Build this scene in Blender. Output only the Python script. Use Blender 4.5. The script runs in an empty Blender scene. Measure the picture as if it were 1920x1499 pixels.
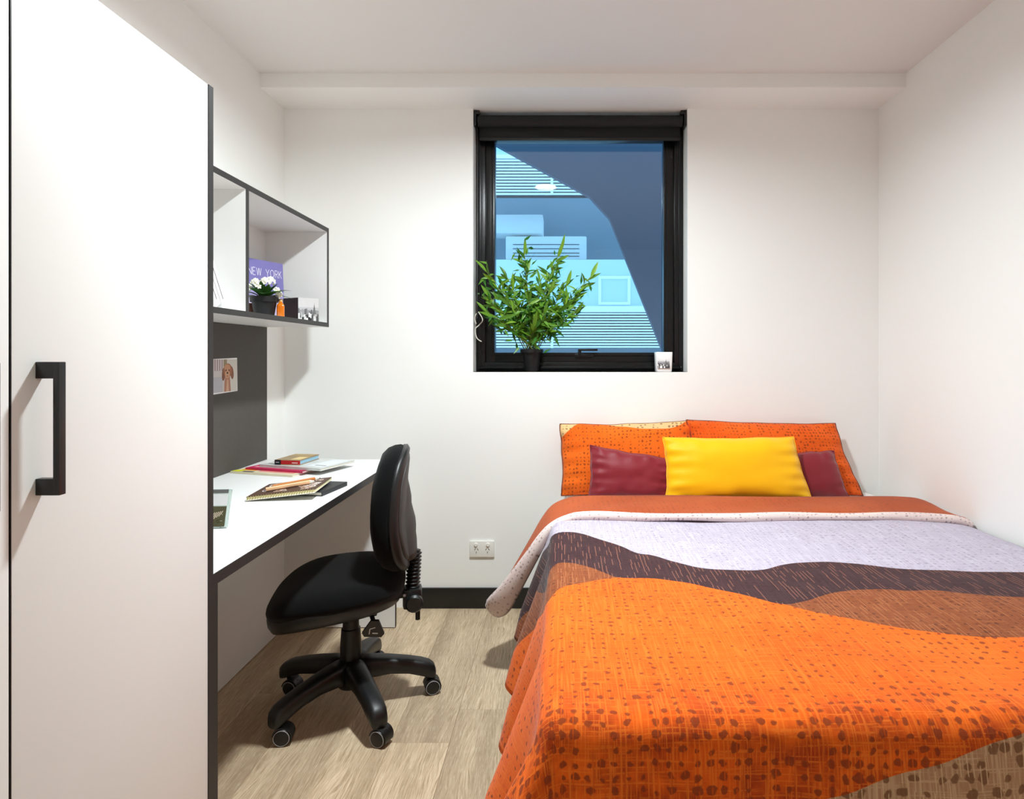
import bpy, bmesh, math, random
from mathutils import Vector, Matrix, Euler, noise
random.seed(7)
C = bpy.context.scene.collection
PI = math.pi

# ------------------------------------------------------------------ camera, light, exposure
# metres; x to the right, y into the room (towards the window wall), z up. Camera stands at y = 0.
EYE, F, VX, VY = 1.18, 1180.0, 1055.0, 668.0        # eye height, focal length and vanishing point in 1920x1499 pixels
cam = bpy.data.cameras.new('camera'); cam_o = bpy.data.objects.new('camera', cam); C.objects.link(cam_o)
cam_o.location = (0, 0, EYE); cam_o.rotation_euler = (PI/2, 0, 0)
cam.sensor_fit = 'HORIZONTAL'; cam.sensor_width = 36; cam.lens = F/1920*36
cam.shift_x = -(VX-960)/1920; cam.shift_y = (VY-749.5)/1920
cam.clip_start = 0.05
S = bpy.context.scene; S.camera = cam_o
world = bpy.data.worlds.new('sky'); S.world = world; world.use_nodes = True
bg = world.node_tree.nodes['Background']
bg.inputs[0].default_value = (0.42, 0.72, 0.95, 1); bg.inputs[1].default_value = 2.6
LAMP_POWER = 1070.0                                   # emission of the ceiling lamp's diffuser
LAMP_COL = (0.89, 0.975, 1.0)
S.view_settings.view_transform = 'Standard'; S.view_settings.look = 'None'
S.view_settings.exposure = 0.0; S.view_settings.gamma = 1.0; S.view_settings.use_curve_mapping = False
S.cycles.max_bounces = 9; S.cycles.diffuse_bounces = 6; S.cycles.glossy_bounces = 4; S.cycles.use_adaptive_sampling = True; S.cycles.adaptive_threshold = .03; S.cycles.use_light_tree = False
S.cycles.transparent_max_bounces = 10; S.cycles.sample_clamp_indirect = 6

# ------------------------------------------------------------------ helpers
def lin(r, g, b):
    f = lambda c: c/12.92 if c <= .04045 else ((c+.055)/1.055)**2.4
    return (f(r/255), f(g/255), f(b/255), 1)
def px(x, y, d):                                     # a point seen at pixel (x, y) at depth d
    return Vector(((x-VX)*d/F, d, EYE-(y-VY)*d/F))
class NT:
    def __init__(s, tree): s.t = tree; s.l = tree.links
    def n(s, typ, ins=None, **props):
        nd = s.t.nodes.new(typ)
        for k, v in props.items(): setattr(nd, k, v)
        for k, v in (ins or {}).items(): s.set(nd.inputs[k], v)
        return nd
    def set(s, sock, v):
        if hasattr(v, 'is_output'): s.l.new(v, sock)
        else: sock.default_value = v
    def math(s, op, a, b=0.0, clamp=False):
        nd = s.n('ShaderNodeMath', {0: a, 1: b}, operation=op); nd.use_clamp = clamp; return nd.outputs[0]
    def mix(s, fac, a, b, blend='MIX'):
        nd = s.n('ShaderNodeMix', data_type='RGBA', blend_type=blend)
        s.set(nd.inputs[0], fac); s.set(nd.inputs[6], a); s.set(nd.inputs[7], b); return nd.outputs[2]
    def noise(s, vec, scale, detail=3, rough=.5, dim='3D'):
        return s.n('ShaderNodeTexNoise', {'Vector': vec, 'Scale': scale, 'Detail': detail, 'Roughness': rough}, noise_dimensions=dim).outputs[0]
    def ramp(s, v, lo, hi):
        nd = s.n('ShaderNodeMapRange', {0: v, 1: lo, 2: hi, 3: 0.0, 4: 1.0}); nd.clamp = True; return nd.outputs[0]
    def vmul(s, v, xyz): return s.n('ShaderNodeVectorMath', {0: v, 1: xyz}, operation='MULTIPLY').outputs[0]
MATS = {}
def newmat(name):
    m = bpy.data.materials.new(name); m.use_nodes = True; MATS[name] = m
    return m, NT(m.node_tree), m.node_tree.nodes['Principled BSDF']
def mat(name, rgb, rough=.5, spec=.5, var=.06, scale=30, bump=0., bscale=200, metal=0., sheen=0., coat=0., rand=0., det=2):
    """plain material with a little procedural mottling (and optional fine relief)"""
    if name in MATS: return MATS[name]
    m, t, p = newmat(name); c = lin(*rgb)
    co = t.n('ShaderNodeTexCoord').outputs['Object']
    fac = t.noise(co, scale, det)
    dark = tuple(max(0, x*(1-var)) for x in c[:3])+(1,); lite = tuple(min(1, x*(1+var)) for x in c[:3])+(1,)
    col = t.mix(fac, dark, lite)
    if rand:
        r = t.n('ShaderNodeObjectInfo').outputs['Random']
        col = t.mix(r, col, t.mix(1.0, col, (1-rand, 1-rand, 1-rand, 1), 'MULTIPLY'))
    t.set(p.inputs['Base Color'], col); p.inputs['Roughness'].default_value = rough
    p.inputs['Specular IOR Level'].default_value = spec; p.inputs['Metallic'].default_value = metal
    p.inputs['Sheen Weight'].default_value = sheen; p.inputs['Coat Weight'].default_value = coat
    if bump:
        b = t.n('ShaderNodeBump', {'Strength': bump, 'Distance': .002, 'Height': t.noise(co, bscale, 2)})
        t.set(p.inputs['Normal'], b.outputs[0])
    return m

ROOT_M = {}
def thing(name, label, cat, loc=(0, 0, 0), rotz=0, group=None, kind=None):
    o = bpy.data.objects.new(name, None); C.objects.link(o); o.empty_display_size = .05
    o.location = loc; o.rotation_euler = (0, 0, rotz)
    tag(o, label, cat, group, kind)
    ROOT_M[o.name] = Matrix.Translation(loc) @ Matrix.Rotation(rotz, 4, 'Z')
    return o
def tag(o, label=None, cat=None, group=None, kind=None):
    if label: o['label'] = label
    if cat: o['category'] = cat
    if group: o['group'] = group
    if kind: o['kind'] = kind
    return o
def rootmat(p):
    while p.parent: p = p.parent
    return ROOT_M.get(p.name)
def obj(name, verts, faces, m, parent=None, midx=None, smooth=False, local=False, auto=None, uvs=None):
    """link one mesh object; verts in world space unless local (then in the root's frame)"""
    me = bpy.data.meshes.new(name)
    if parent is not None and not local:
        R = rootmat(parent)
        if R is not None:
            Ri = R.inverted(); verts = [Ri @ Vector(v) for v in verts]
    me.from_pydata([tuple(v) for v in verts], [], faces)
    for mm in (m if isinstance(m, (list, tuple)) else [m]): me.materials.append(mm)
    if midx: me.polygons.foreach_set('material_index', midx)
    if uvs:
        uvl = me.uv_layers.new(name='UVMap')
        for lp in me.loops: uvl.data[lp.index].uv = uvs[lp.vertex_index]
    bm = bmesh.new(); bm.from_mesh(me); bmesh.ops.recalc_face_normals(bm, faces=bm.faces); bm.to_mesh(me); bm.free()
    if smooth: me.polygons.foreach_set('use_smooth', [True]*len(me.polygons))
    me.update()
    if auto is not None: me.set_sharp_from_angle(angle=math.radians(auto))
    o = bpy.data.objects.new(name, me); C.objects.link(o)
    if parent is not None: o.parent = parent
    return o
class MB:
    """collects shapes into one mesh"""
    def __init__(s): s.v = []; s.f = []; s.m = []
    def add(s, v, f, mi=0):
        b = len(s.v); s.v += [Vector(p) for p in v]; s.f += [[i+b for i in q] for q in f]; s.m += [mi]*len(f); return s
    def box(s, x0, x1, y0, y1, z0, z1, mi=0, bev=0.0, M=None):
        bm = bmesh.new(); bmesh.ops.create_cube(bm, size=1)
        for v in bm.verts: v.co = Vector((x0+(v.co.x+.5)*(x1-x0), y0+(v.co.y+.5)*(y1-y0), z0+(v.co.z+.5)*(z1-z0)))
        if bev: bmesh.ops.bevel(bm, geom=bm.edges[:], offset=bev, segments=2, profile=.6, affect='EDGES')
        bm.verts.index_update()
        vs = [v.co.copy() for v in bm.verts]; fs = [[v.index for v in f.verts] for f in bm.faces]; bm.free()
        if M: vs = [M @ v for v in vs]
        return s.add(vs, fs, mi)
    def lathe(s, prof, n=24, mi=0, M=None, cap=True):
        vs = []; fs = []
        for r, z in prof:
            for i in range(n): a = 2*PI*i/n; vs.append(Vector((r*math.cos(a), r*math.sin(a), z)))
        for k in range(len(prof)-1):
            for i in range(n): j = (i+1) % n; fs.append([k*n+i, k*n+j, (k+1)*n+j, (k+1)*n+i])
        if cap: fs.append(list(range(n))[::-1]); fs.append([(len(prof)-1)*n+i for i in range(n)])
        if M: vs = [M @ v for v in vs]
        return s.add(vs, fs, mi)
    def tube(s, pts, r, n=8, mi=0, M=None):
        pts = [Vector(p) for p in pts]; vs = []; fs = []
        rr = r if isinstance(r, (list, tuple)) else [r]*len(pts)
        up = Vector((.13, .31, .94))
        for k, p in enumerate(pts):
            t = (pts[min(k+1, len(pts)-1)]-pts[max(k-1, 0)]).normalized()
            a = t.cross(up)
            if a.length < 1e-3: a = t.cross(Vector((1, 0, 0)))
            a.normalize(); b = t.cross(a)
            for i in range(n): q = 2*PI*i/n; vs.append(p+(a*math.cos(q)+b*math.sin(q))*rr[k])
        for k in range(len(pts)-1):
            for i in range(n): j = (i+1) % n; fs.append([k*n+i, k*n+j, (k+1)*n+j, (k+1)*n+i])
        fs.append(list(range(n))[::-1]); fs.append([(len(pts)-1)*n+i for i in range(n)])
        if M: vs = [M @ v for v in vs]
        return s.add(vs, fs, mi)
    def rings(s, rings, mi=0, closed=True):
        n = len(rings[0]); vs = [p for r in rings for p in r]; fs = []
        for k in range(len(rings)-1):
            for i in range(n): j = (i+1) % n; fs.append([k*n+i, k*n+j, (k+1)*n+j, (k+1)*n+i])
        if closed: fs.append(list(range(n))[::-1]); fs.append([(len(rings)-1)*n+i for i in range(n)])
        return s.add(vs, fs, mi)
    def prism(s, poly, z0, z1, mi=0, M=None):
        n = len(poly); vs = [Vector((x, y, z0)) for x, y in poly]+[Vector((x, y, z1)) for x, y in poly]
        fs = [list(range(n))[::-1], list(range(n, 2*n))]+[[i, (i+1) % n, n+(i+1) % n, n+i] for i in range(n)]
        if M: vs = [M @ v for v in vs]
        return s.add(vs, fs, mi)
    def build(s, name, m, parent=None, smooth=False, local=False, auto=None):
        return obj(name, s.v, s.f, m, parent, s.m, smooth or auto is not None, local, auto)
def boxo(name, x0, x1, y0, y1, z0, z1, m, parent=None, bev=0.0, local=False):
    return MB().box(x0, x1, y0, y1, z0, z1, 0, bev).build(name, m, parent, local=local, auto=35 if bev else None)
def struct(o): o['kind'] = 'structure'; return o
def prints(name, parent, org, ux, uy, items, local=False, lift=.0004):
    """flat printed shapes on a surface: items = (polygon in surface metres, colour) laid on top of each other"""
    ux, uy = Vector(ux).normalized(), Vector(uy).normalized(); nn = ux.cross(uy); mb = MB(); ms = []; names = []
    for k, (poly, rgb) in enumerate(items):
        key = 'print_%d_%d_%d' % tuple(rgb)
        if key not in names: names.append(key); ms.append(mat(key, rgb, .55, .3, .04, 60))
        mb.add([Vector(org)+ux*a+uy*b+nn*lift*(1+k*.05) for a, b in poly], [list(range(len(poly)))], names.index(key))
    return mb.build(name, ms, parent, local=local)
def rect(x0, y0, x1, y1): return [(x0, y0), (x1, y0), (x1, y1), (x0, y1)]
def ell(cx, cy, rx, ry, n=18, a=0):
    return [(cx+rx*math.cos(2*PI*i/n)*math.cos(a)-ry*math.sin(2*PI*i/n)*math.sin(a), cy+rx*math.cos(2*PI*i/n)*math.sin(a)+ry*math.sin(2*PI*i/n)*math.cos(a)) for i in range(n)]
def stroke(x0, y0, x1, y1, w):
    d = Vector((x1-x0, y1-y0)); n = Vector((-d.y, d.x)).normalized()*w/2
    return [(x0-n.x, y0-n.y), (x1-n.x, y1-n.y), (x1+n.x, y1+n.y), (x0+n.x, y0+n.y)]
def cat(pts, n):
    o = []
    for i in range(len(pts)-1):
        p0, p1, p2, p3 = [Vector(pts[min(max(i+k, 0), len(pts)-1)]) for k in (-1, 0, 1, 2)]
        for j in range(n):
            t_ = j/n; o.append(.5*((2*p1)+(p2-p0)*t_+(2*p0-5*p1+4*p2-p3)*t_*t_+(3*p1-p0-3*p2+p3)*t_**3))
    return o+[Vector(pts[-1])]
def copy_tree(o, parent=None):
    c = o.copy(); C.objects.link(c); c.parent = parent
    for ch in list(o.children): copy_tree(ch, c)
    return c

# ------------------------------------------------------------------ materials of the setting
WALL = mat('wall_paint', (246, 246, 243), .6, .3, .012, 3, det=0)
CEIL = mat('ceiling_paint', (232, 230, 227), .8, .2, .012, 3, det=0)
BLACKTRIM = mat('black_trim', (22, 22, 23), .38, .5, .1, 20)
WHITELAM = mat('white_laminate', (233, 233, 231), .5, .35, .01, 5, det=0)
DARKEDGE = mat('charcoal_edge', (42, 40, 39), .5, .4, .08, 60)
PINB = mat('charcoal_board', (84, 80, 76), .75, .2, .08, 90, .1, 600)
BLACKMETAL = mat('black_powdercoat', (24, 24, 25), .35, .5, .1, 40)
WHITEPLASTIC = mat('white_plastic', (238, 236, 230), .3, .5, .01, 20)

# ------------------------------------------------------------------ the room
XL, XR, YB, YR, HC = -1.305, 1.48, 2.95, -1.0, 2.40       # side walls, window wall, rear wall, ceiling
WX0, WX1, WZ0, WZ1 = -.42, .585, 1.105, 2.34              # window recess
YF, YO = 3.05, 3.17                                       # window frame front, outer face of the wall
BULK_Y, BULK_Z = 2.714, 2.34                              # dropped bulkhead along the window wall
struct(boxo('wall_left', XL-.12, XL, YR-.1, YO, 0, HC, WALL))
struct(boxo('wall_right', XR, XR+.12, YR-.1, YO, 0, HC, WALL))
struct(boxo('wall_rear', XL, XR, YR-.1, YR, 0, HC, WALL))
b = MB().box(XL, WX0, YB, YO, 0, HC).box(WX1, XR, YB, YO, 0, HC).box(WX0, WX1, YB, YO, 0, WZ0).box(WX0, WX1, YB, YO, WZ1, HC)
struct(b.build('wall_back', WALL))
struct(boxo('ceiling', XL-.12, XR+.12, YR-.1, YO, HC, HC+.12, CEIL))
struct(boxo('trim_1', XL, XR, BULK_Y, YB, BULK_Z, HC, WALL))
struct(boxo('baseboard_back', -.7, XR, YB-.012, YB, 0, .095, BLACKTRIM, bev=.002))
struct(boxo('baseboard_right', XR-.012, XR, YR, YB-.012, 0, .095, BLACKTRIM, bev=.002))

# floor: vinyl planks running into the room, each its own piece
def wood_mat():
    m, t, p = newmat('oak_vinyl')
    tc = t.n('ShaderNodeTexCoord').outputs['Object']; r = t.n('ShaderNodeObjectInfo').outputs['Random']
    off = t.n('ShaderNodeCombineXYZ', {0: t.math('MULTIPLY', r, 37.), 1: t.math('MULTIPLY', r, 91.), 2: 0.}).outputs[0]
    co = t.n('ShaderNodeVectorMath', {0: tc, 1: off}, operation='ADD').outputs[0]
    warp = t.noise(t.vmul(co, (7., 1.6, 1.)), 1.0, 3)
    wv = t.n('ShaderNodeVectorMath', {0: t.vmul(co, (1., .10, 1.)), 1: t.n('ShaderNodeCombineXYZ', {0: t.math('MULTIPLY', warp, .11)}).outputs[0]}, operation='ADD').outputs[0]
    grain = t.noise(t.vmul(wv, (1., .30, 1.)), 290., 5, .65)
    broad = t.noise(t.vmul(co, (9., .9, 1.)), 1.3, 3)
    pores = t.noise(t.vmul(co, (1., .045, 1.)), 520., 2, .6)
    col = t.mix(t.ramp(grain, .33, .67), lin(164, 140, 110), lin(232, 210, 180))
    col = t.mix(t.ramp(broad, .38, .66), col, t.mix(.7, col, lin(156, 134, 108)))
    col = t.mix(t.math('MULTIPLY', t.ramp(pores, .56, .72), .5), col, lin(246, 232, 208))
    tone = t.mix(r, (.86, .85, .83, 1), (1.07, 1.06, 1.04, 1))
    t.set(p.inputs['Base Color'], t.mix(1., col, tone, 'MULTIPLY'))
    p.inputs['Roughness'].default_value = .5; p.inputs['Specular IOR Level'].default_value = .35
    b = t.n('ShaderNodeBump', {'Strength': .25, 'Distance': .001, 'Height': grain}); t.set(p.inputs['Normal'], b.outputs[0])
    return m
OAK = wood_mat()
floor = struct(boxo('floor', XL-.12, XR+.12, YR-.1, YO, -.14, -.006, mat('floor_underlay', (70, 58, 48), .8)))
PW, PL = .18, 1.22
plank_joint = {-2: 2.5, -1: 1.92, 0: 2.10, -3: 1.55, -4: 2.2, -5: 1.8}
plank_mesh = {}
for k in range(-6, 11):
    x0 = -.345+k*PW; xa, xb = max(x0, XL-.02), min(x0+PW, XR+.02)
    if xb-xa < .01: continue
    y = plank_joint.get(k, 1.2+(k*.47) % 1.2)
    while y > YR: y -= PL
    while y < YB+.02:
        ya, yb = max(y, YR-.02), min(y+PL, YB+.02); y += PL
        if yb-ya < .01: continue
        key = (round(xb-xa, 3), round(yb-ya, 3))
        if key not in plank_mesh:
            w, l = (xb-xa)/2-.0003, (yb-ya)/2-.0003
            vs = [(-w, -l, -.008), (w, -l, -.008), (w, l, -.008), (-w, l, -.008), (-w, -l, -.0006), (w, -l, -.0006), (w, l, -.0006), (-w, l, -.0006),
                  (-w+.0006, -l+.0006, 0), (w-.0006, -l+.0006, 0), (w-.0006, l-.0006, 0), (-w+.0006, l-.0006, 0)]
            fs = [[0, 1, 5, 4], [1, 2, 6, 5], [2, 3, 7, 6], [3, 0, 4, 7], [4, 5, 9, 8], [5, 6, 10, 9], [6, 7, 11, 10], [7, 4, 8, 11], [8, 9, 10, 11], [3, 2, 1, 0]]
            o = obj('plank', vs, fs, OAK); plank_mesh[key] = o.data
        else:
            o = bpy.data.objects.new('plank', plank_mesh[key]); C.objects.link(o)
        o.parent = floor; o.location = ((xa+xb)/2, (ya+yb)/2, 0)

# ------------------------------------------------------------------ window
win = thing('window_1', None, None, ((WX0+WX1)/2, YF, WZ0)); win['kind'] = 'structure'
GX0, GX1, GZ0, GZ1, GY = -.332, .492, 1.196, 2.227, 3.095
ALU = mat('black_aluminium', (13, 13, 15), .28, .4, .08, 30)
def ring_frame(name, x0, x1, z0, z1, w, y0, y1, m, parent, bev=.003):
    mb = MB()
    mb.box(x0, x0+w, y0, y1, z0, z1, 0, bev).box(x1-w, x1, y0, y1, z0, z1, 0, bev).box(x0+w-.002, x1-w+.002, y0, y1, z0, z0+w, 0, bev).box(x0+w-.002, x1-w+.002, y0, y1, z1-w, z1, 0, bev)
    return mb.build(name, m, parent, auto=35)
ring_frame('window_frame', WX0, WX1, WZ0, WZ1, .044, YF, YF+.09, ALU, win)
ring_frame('frame_lip', WX0+.012, WX1-.012, WZ0+.012, WZ1-.012, .012, YF-.006, YF+.004, ALU, win, .002)
sash = ring_frame('sash', WX0+.040, WX1-.040, WZ0+.040, GZ1+.075, .05, YF+.014, YF+.075, ALU, win)
ring_frame('glazing_bead', GX0-.014, GX1+.014, GZ0-.014, GZ1+.014, .015, YF+.008, YF+.05, ALU, sash, .002)
boxo('head_rail', WX0+.04, WX1-.04, YF+.010, YF+.08, GZ1+.02, WZ1, ALU, win, .003)
m, t, p = newmat('window_glass'); m.node_tree.nodes.remove(p)
tr = t.n('ShaderNodeBsdfTransparent', {0: (.80, .93, 1, 1)}); gl = t.n('ShaderNodeBsdfGlossy', {0: (1, 1, 1, 1), 'Roughness': .0})
lw = t.n('ShaderNodeFresnel', {0: 1.5}); fac = t.math('ADD', t.math('MULTIPLY', lw.outputs[0], .9), .045)
mx = t.n('ShaderNodeMixShader', {0: fac, 1: tr.outputs[0], 2: gl.outputs[0]}); t.set(m.node_tree.nodes['Material Output'].inputs[0], mx.outputs[0])
boxo('pane', GX0-.01, GX1+.01, GY, GY+.006, GZ0-.01, GZ1+.01, m, win)
hx, hz = (1095-VX)/384, 1.18-(660-VY)/384
hb = MB().box(hx-.045, hx+.045, YF+.0, YF+.016, hz-.026, hz-.010, 0, .003)
hb.box(hx-.030, hx-.014, YF-.014, YF+.006, hz-.02, hz+.014, 0, .003).box(hx-.030, hx+.065, YF-.018, YF-.008, hz+.004, hz+.014, 0, .003)
hb.build('handle', ALU, win, auto=35)
MB().lathe([(.003, 0), (.003, .002)], 10, M=Matrix.Translation((WX1-.014, YF-.004, WZ0+.022)) @ Matrix.Rotation(PI/2, 4, 'X')).build('screw', mat('steel', (170, 170, 172), .3, metal=1.), win)
struct(boxo('trim_2', WX0, WX1, YB+.001, YF, WZ0-.012, WZ0, WALL))

# roller blind, rolled up at the head of the recess
bl = thing('roller_blind', 'black roller blind rolled up at the top of the window recess', 'blind', ((WX0+WX1)/2, 2.99, WZ1-.07))
BLF = mat('blind_fabric', (34, 35, 36), .7, .3, .06, 40, .2, 900)
RM = Matrix.Translation((0, 2.992, 2.297)) @ Matrix.Rotation(PI/2, 4, 'Y')
MB().lathe([(.027, WX0+.018), (.027, WX1-.018)], 32, M=RM).build('roll', BLF, bl, auto=40)
for s_ in (0, 1):
    x0 = WX0+.002 if s_ == 0 else WX1-.012
    k = MB().box(x0, x0+.010, 2.962, 3.024, 2.266, WZ1-.001, 0, .001)
    xe = x0 if s_ == 0 else x0-.016
    k.box(xe, xe+.026, 2.964, 3.0, WZ1-.019, WZ1-.001, 0, .002)
    k.build('bracket', BLACKMETAL, bl, auto=35)
boxo('fabric', WX0+.022, WX1-.022, 3.017, 3.019, 2.225, 2.30, BLF, bl)
boxo('bottom_rail', WX0+.022, WX1-.022, 3.012, 3.024, 2.212, 2.228, BLACKMETAL, bl, .003)
ch = MB()
for q in range(2):
    xx = WX0+.006+q*.007; yy = 2.978+q*.028
    ch.tube([(xx, yy, 2.27), (xx, yy, 1.75), (xx, yy+(.012 if q == 0 else -.012), 1.36)], .0013, 5)
ch.build('bead_chain', mat('grey_chain', (120, 120, 122), .4), bl, smooth=True)
pts = [px(897, 585, 2.955), px(905, 600, 2.95), px(898, 610, 2.948), px(891, 618, 2.946), px(894, 634, 2.946), px(903, 641, 2.945)]
lp = [px(893, 588, 2.955), px(890, 598, 2.95), px(893, 608, 2.948)]
MB().tube(cat(pts, 5), .0026, 6).tube(cat(lp, 5), .002, 6).build('tie_cord', mat('pale_cord', (205, 200, 188), .7), bl, smooth=True)

# ------------------------------------------------------------------ ceiling lamp
LX, LY = -.12, 1.72
lamp = thing('ceiling_light', 'small round ceiling light, seen only as a bright reflection in the window', 'ceiling light', (LX, LY, HC))
m, t, p = newmat('lamp_diffuser'); m.node_tree.nodes.remove(p)
em = t.n('ShaderNodeEmission', {0: LAMP_COL+(1,), 1: LAMP_POWER}); t.set(m.node_tree.nodes['Material Output'].inputs[0], em.outputs[0])
MB().lathe([(.074, -.004), (.060, -.005), (.03, -.006), (.004, -.0062)], 28).build('diffuser', m, lamp, local=True, smooth=True)
MB().lathe([(.0745, -.0005), (.095, -.0005), (.093, -.012), (.085, -.021), (.077, -.021), (.0745, -.003)], 28, cap=False).build('trim_ring', WHITEPLASTIC, lamp, local=True, auto=40)

# ------------------------------------------------------------------ outside: the building across and the angled screen wall
bd = thing('neighbour_building', 'pale louvred building seen through the window', 'building', (0, 8, -3))
BY = 8.0
hz_ = lambda y: EYE-(y-VY)/(F/BY)
CLAD = mat('pale_cladding', (205, 226, 232), .6, .3, .05, 2)
CLADW = mat('white_cladding', (248, 250, 250), .5, .3, .02, 2)
BACKT = mat('teal_backing', (46, 76, 86), .6, .3, .05, 2)
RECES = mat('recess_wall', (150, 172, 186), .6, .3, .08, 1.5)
BX0, BX1 = -6.0, 7.0
boxo('wall', BX0, BX1, BY, BY+.3, hz_(293), 6.0, CLAD, bd)
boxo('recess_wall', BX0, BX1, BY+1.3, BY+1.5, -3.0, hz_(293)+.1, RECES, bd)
boxo('balcony_panel', BX0, BX1, BY, BY+.12, hz_(575), hz_(487), CLAD, bd)
boxo('wall', BX0, BX1, BY, BY+.12, -3, hz_(700), CLAD, bd)
for a, c in ((293, 299), (575, 586)): boxo('ledge', BX0, BX1, BY-.06, BY+.1, hz_(c), hz_(a), CLADW, bd)
for a, c in ((299, 367), (586, 653)): boxo('louvre_backing', BX0, BX1, BY+.10, BY+.13, hz_(c), hz_(a), BACKT, bd)
slat = None
for a, c, n in ((299, 367, 12), (586, 653, 13)):
    pit = (c-a)/n
    for k in range(n):
        zc = hz_(a+(k+.62)*pit)
        if slat is None:
            hh = pit/(F/BY)*.24
            slat = MB().add([(BX0, -.04, -hh), (BX1, -.04, -hh), (BX1, .03, -hh+.008), (BX0, .03, -hh+.008), (BX0, -.04, hh), (BX1, -.04, hh), (BX1, .03, hh+.008), (BX0, .03, hh+.008)],
                            [[0, 1, 5, 4], [1, 2, 6, 5], [2, 3, 7, 6], [3, 0, 4, 7], [4, 5, 6, 7], [3, 2, 1, 0]]).build('louvre_slat', CLADW, bd, local=True)
            o = slat
        else:
            o = bpy.data.objects.new('louvre_slat', slat.data); C.objects.link(o); o.parent = bd
        o.location = (0, 0, zc+3)
xm = (1035-VX)/(F/BY)
for a, c in ((299, 367), (586, 653)): boxo('louvre_post', xm-.016, xm+.016, BY-.07, BY-.035, hz_(c), hz_(a), CLADW, bd)
for a, c, e, f in ((925, 1018, 402, 438), (948, 1100, 443, 487)):                     # pale units in the shade of the balcony
    q0, q1 = px(a, f, BY+.55), px(c, e, BY+.55)
    u = boxo('balcony_unit', q0.x, q1.x, BY+.55, BY+.95, q0.z, q1.z, CLADW, bd, .02)
    if e > 440:
        for yy in (458, 466, 474, 480): boxo('unit_vent', q0.x+.1, q1.x-.1, BY+.54, BY+.555, px(0, yy+1, BY+.54).z, px(0, yy, BY+.54).z, BACKT, u)
q0, q1 = px(1122, 572, BY), px(1182, 518, BY)
ring_frame('panel_frame', q0.x, q1.x, q0.z, q1.z, .035, BY-.02, BY+.01, CLADW, bd, .004)
sc_ = thing('screen_wall', 'blue-grey slanted screen wall outside the window glass', 'wall', (1.2, 4.2, 0))
pl = [(690, 139), (1105, 368), (1143, 410), (1243, 660), (1500, 1305), (1900, 1305), (1900, -180), (690, -180)]
M = Matrix(((1, 0, 0, 0), (0, 0, 1, 0), (0, 1, 0, 0), (0, 0, 0, 1)))
MB().prism([(px(a, c, 4.2).x, px(a, c, 4.2).z) for a, c in pl], 4.2, 4.26, 0, M).build('slab', mat('blue_grey_render', (72, 82, 98), .8, .2, .05, 3), sc_)

# ------------------------------------------------------------------ wardrobe
WF = -.725                                                # front plane of wardrobe and desk
WTOP = EYE+.556
wd = thing('wardrobe', 'tall white wardrobe with black bar handles along the left wall', 'wardrobe', (-1.02, .6, 0))
boxo('carcass', XL+.004, WF-.022, -.12, 1.286, .06, WTOP-.001, WHITELAM, wd)
boxo('plinth', XL+.004, WF-.05, -.12, 1.286, 0, .06, DARKEDGE, wd)
boxo('end_panel', XL+.004, WF+.0015, 1.2865, 1.3035, 0, WTOP, [DARKEDGE], wd)
GAPY = .826
for y0, y1, hy in ((GAPY+.002, 1.286, .871), (GAPY-.460, GAPY-.002, .769), (-.10, GAPY-.464, .32)):
    d = boxo('door', WF-.02, WF, y0, y1, .065, WTOP-.0005, WHITELAM, wd, .0012)
    boxo('edge_strip', WF-.0195, WF-.0004, y0-.0012, y0, .066, WTOP-.001, BLACKTRIM, d)
    h = MB()
    h.box(WF, WF+.026, hy-.006, hy+.006, 1.149, 1.172, 0, .001).box(WF, WF+.026, hy-.006, hy+.006, .988, 1.011, 0, .001).box(WF+.024, WF+.033, hy-.006, hy+.006, .988, 1.172, 0, .0012)
    h.build('handle', BLACKMETAL, d, auto=35)
boxo('door_gap_liner', WF-.024, WF-.0215, GAPY-.01, GAPY+.01, .065, WTOP-.01, BLACKTRIM, wd)

# ------------------------------------------------------------------ desk
DY0, DY1, DH = 1.305, 2.757, .727
dk = thing('desk', 'white desk with charcoal edging built in beside the wardrobe', 'desk', (-1.0, 2.03, 0))
boxo('top', XL+.006, WF-.0012, DY0, DY1, DH-.024, DH, WHITELAM, dk)
boxo('edge_band', WF-.0012, WF+.0004, DY0, DY1, DH-.0245, DH-.0004, DARKEDGE, dk)
for ya, yb in ((DY0, DY0+.017), (2.727, 2.744)):
    g = boxo('gable', -1.206, WF-.0012, ya, yb, .004, DH-.0242, WHITELAM, dk)
    boxo('edge_band', WF-.0012, WF+.0004, ya-.0003, yb+.0003, .004, DH-.0248, DARKEDGE, g)
boxo('modesty_panel', -1.224, -1.2063, DY0, 2.744, .004, DH-.0242, WHITELAM, dk)

# ------------------------------------------------------------------ wall shelf and pin board
SX, SZ0, SZ1, SY1, TH = -1.026, 1.307, 1.740, 2.762, .0185
sh = thing('wall_shelf', 'white open wall shelf with charcoal edges above the desk', 'shelf', (-1.16, 2.03, SZ0))
E = .0015
def board(name, y0, y1, z0, z1, parent=sh, vertical=False):
    p_ = boxo(name, XL+.008, SX-E, y0, y1, z0, z1, WHITELAM, parent)
    boxo('edge_band', SX-E, SX, y0, y1, z0, z1, DARKEDGE, p_); return p_
board('top_board', DY0, SY1, SZ1-TH, SZ1); board('bottom_board', DY0, SY1, SZ0, SZ0+TH)
for y0 in (DY0, 2.040, SY1-TH): board('upright', y0, y0+TH, SZ0+TH, SZ1-TH)
boxo('back_panel', XL+.001, XL+.0085, DY0, SY1, SZ0, SZ1, WHITELAM, sh)
pb = boxo('pin_board', XL+.0005, XL+.010, DY0, 2.757, DH+.0005, SZ0-.001, PINB)
tag(pb, 'charcoal pin board on the wall between desk and shelf', 'pin board')

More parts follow.
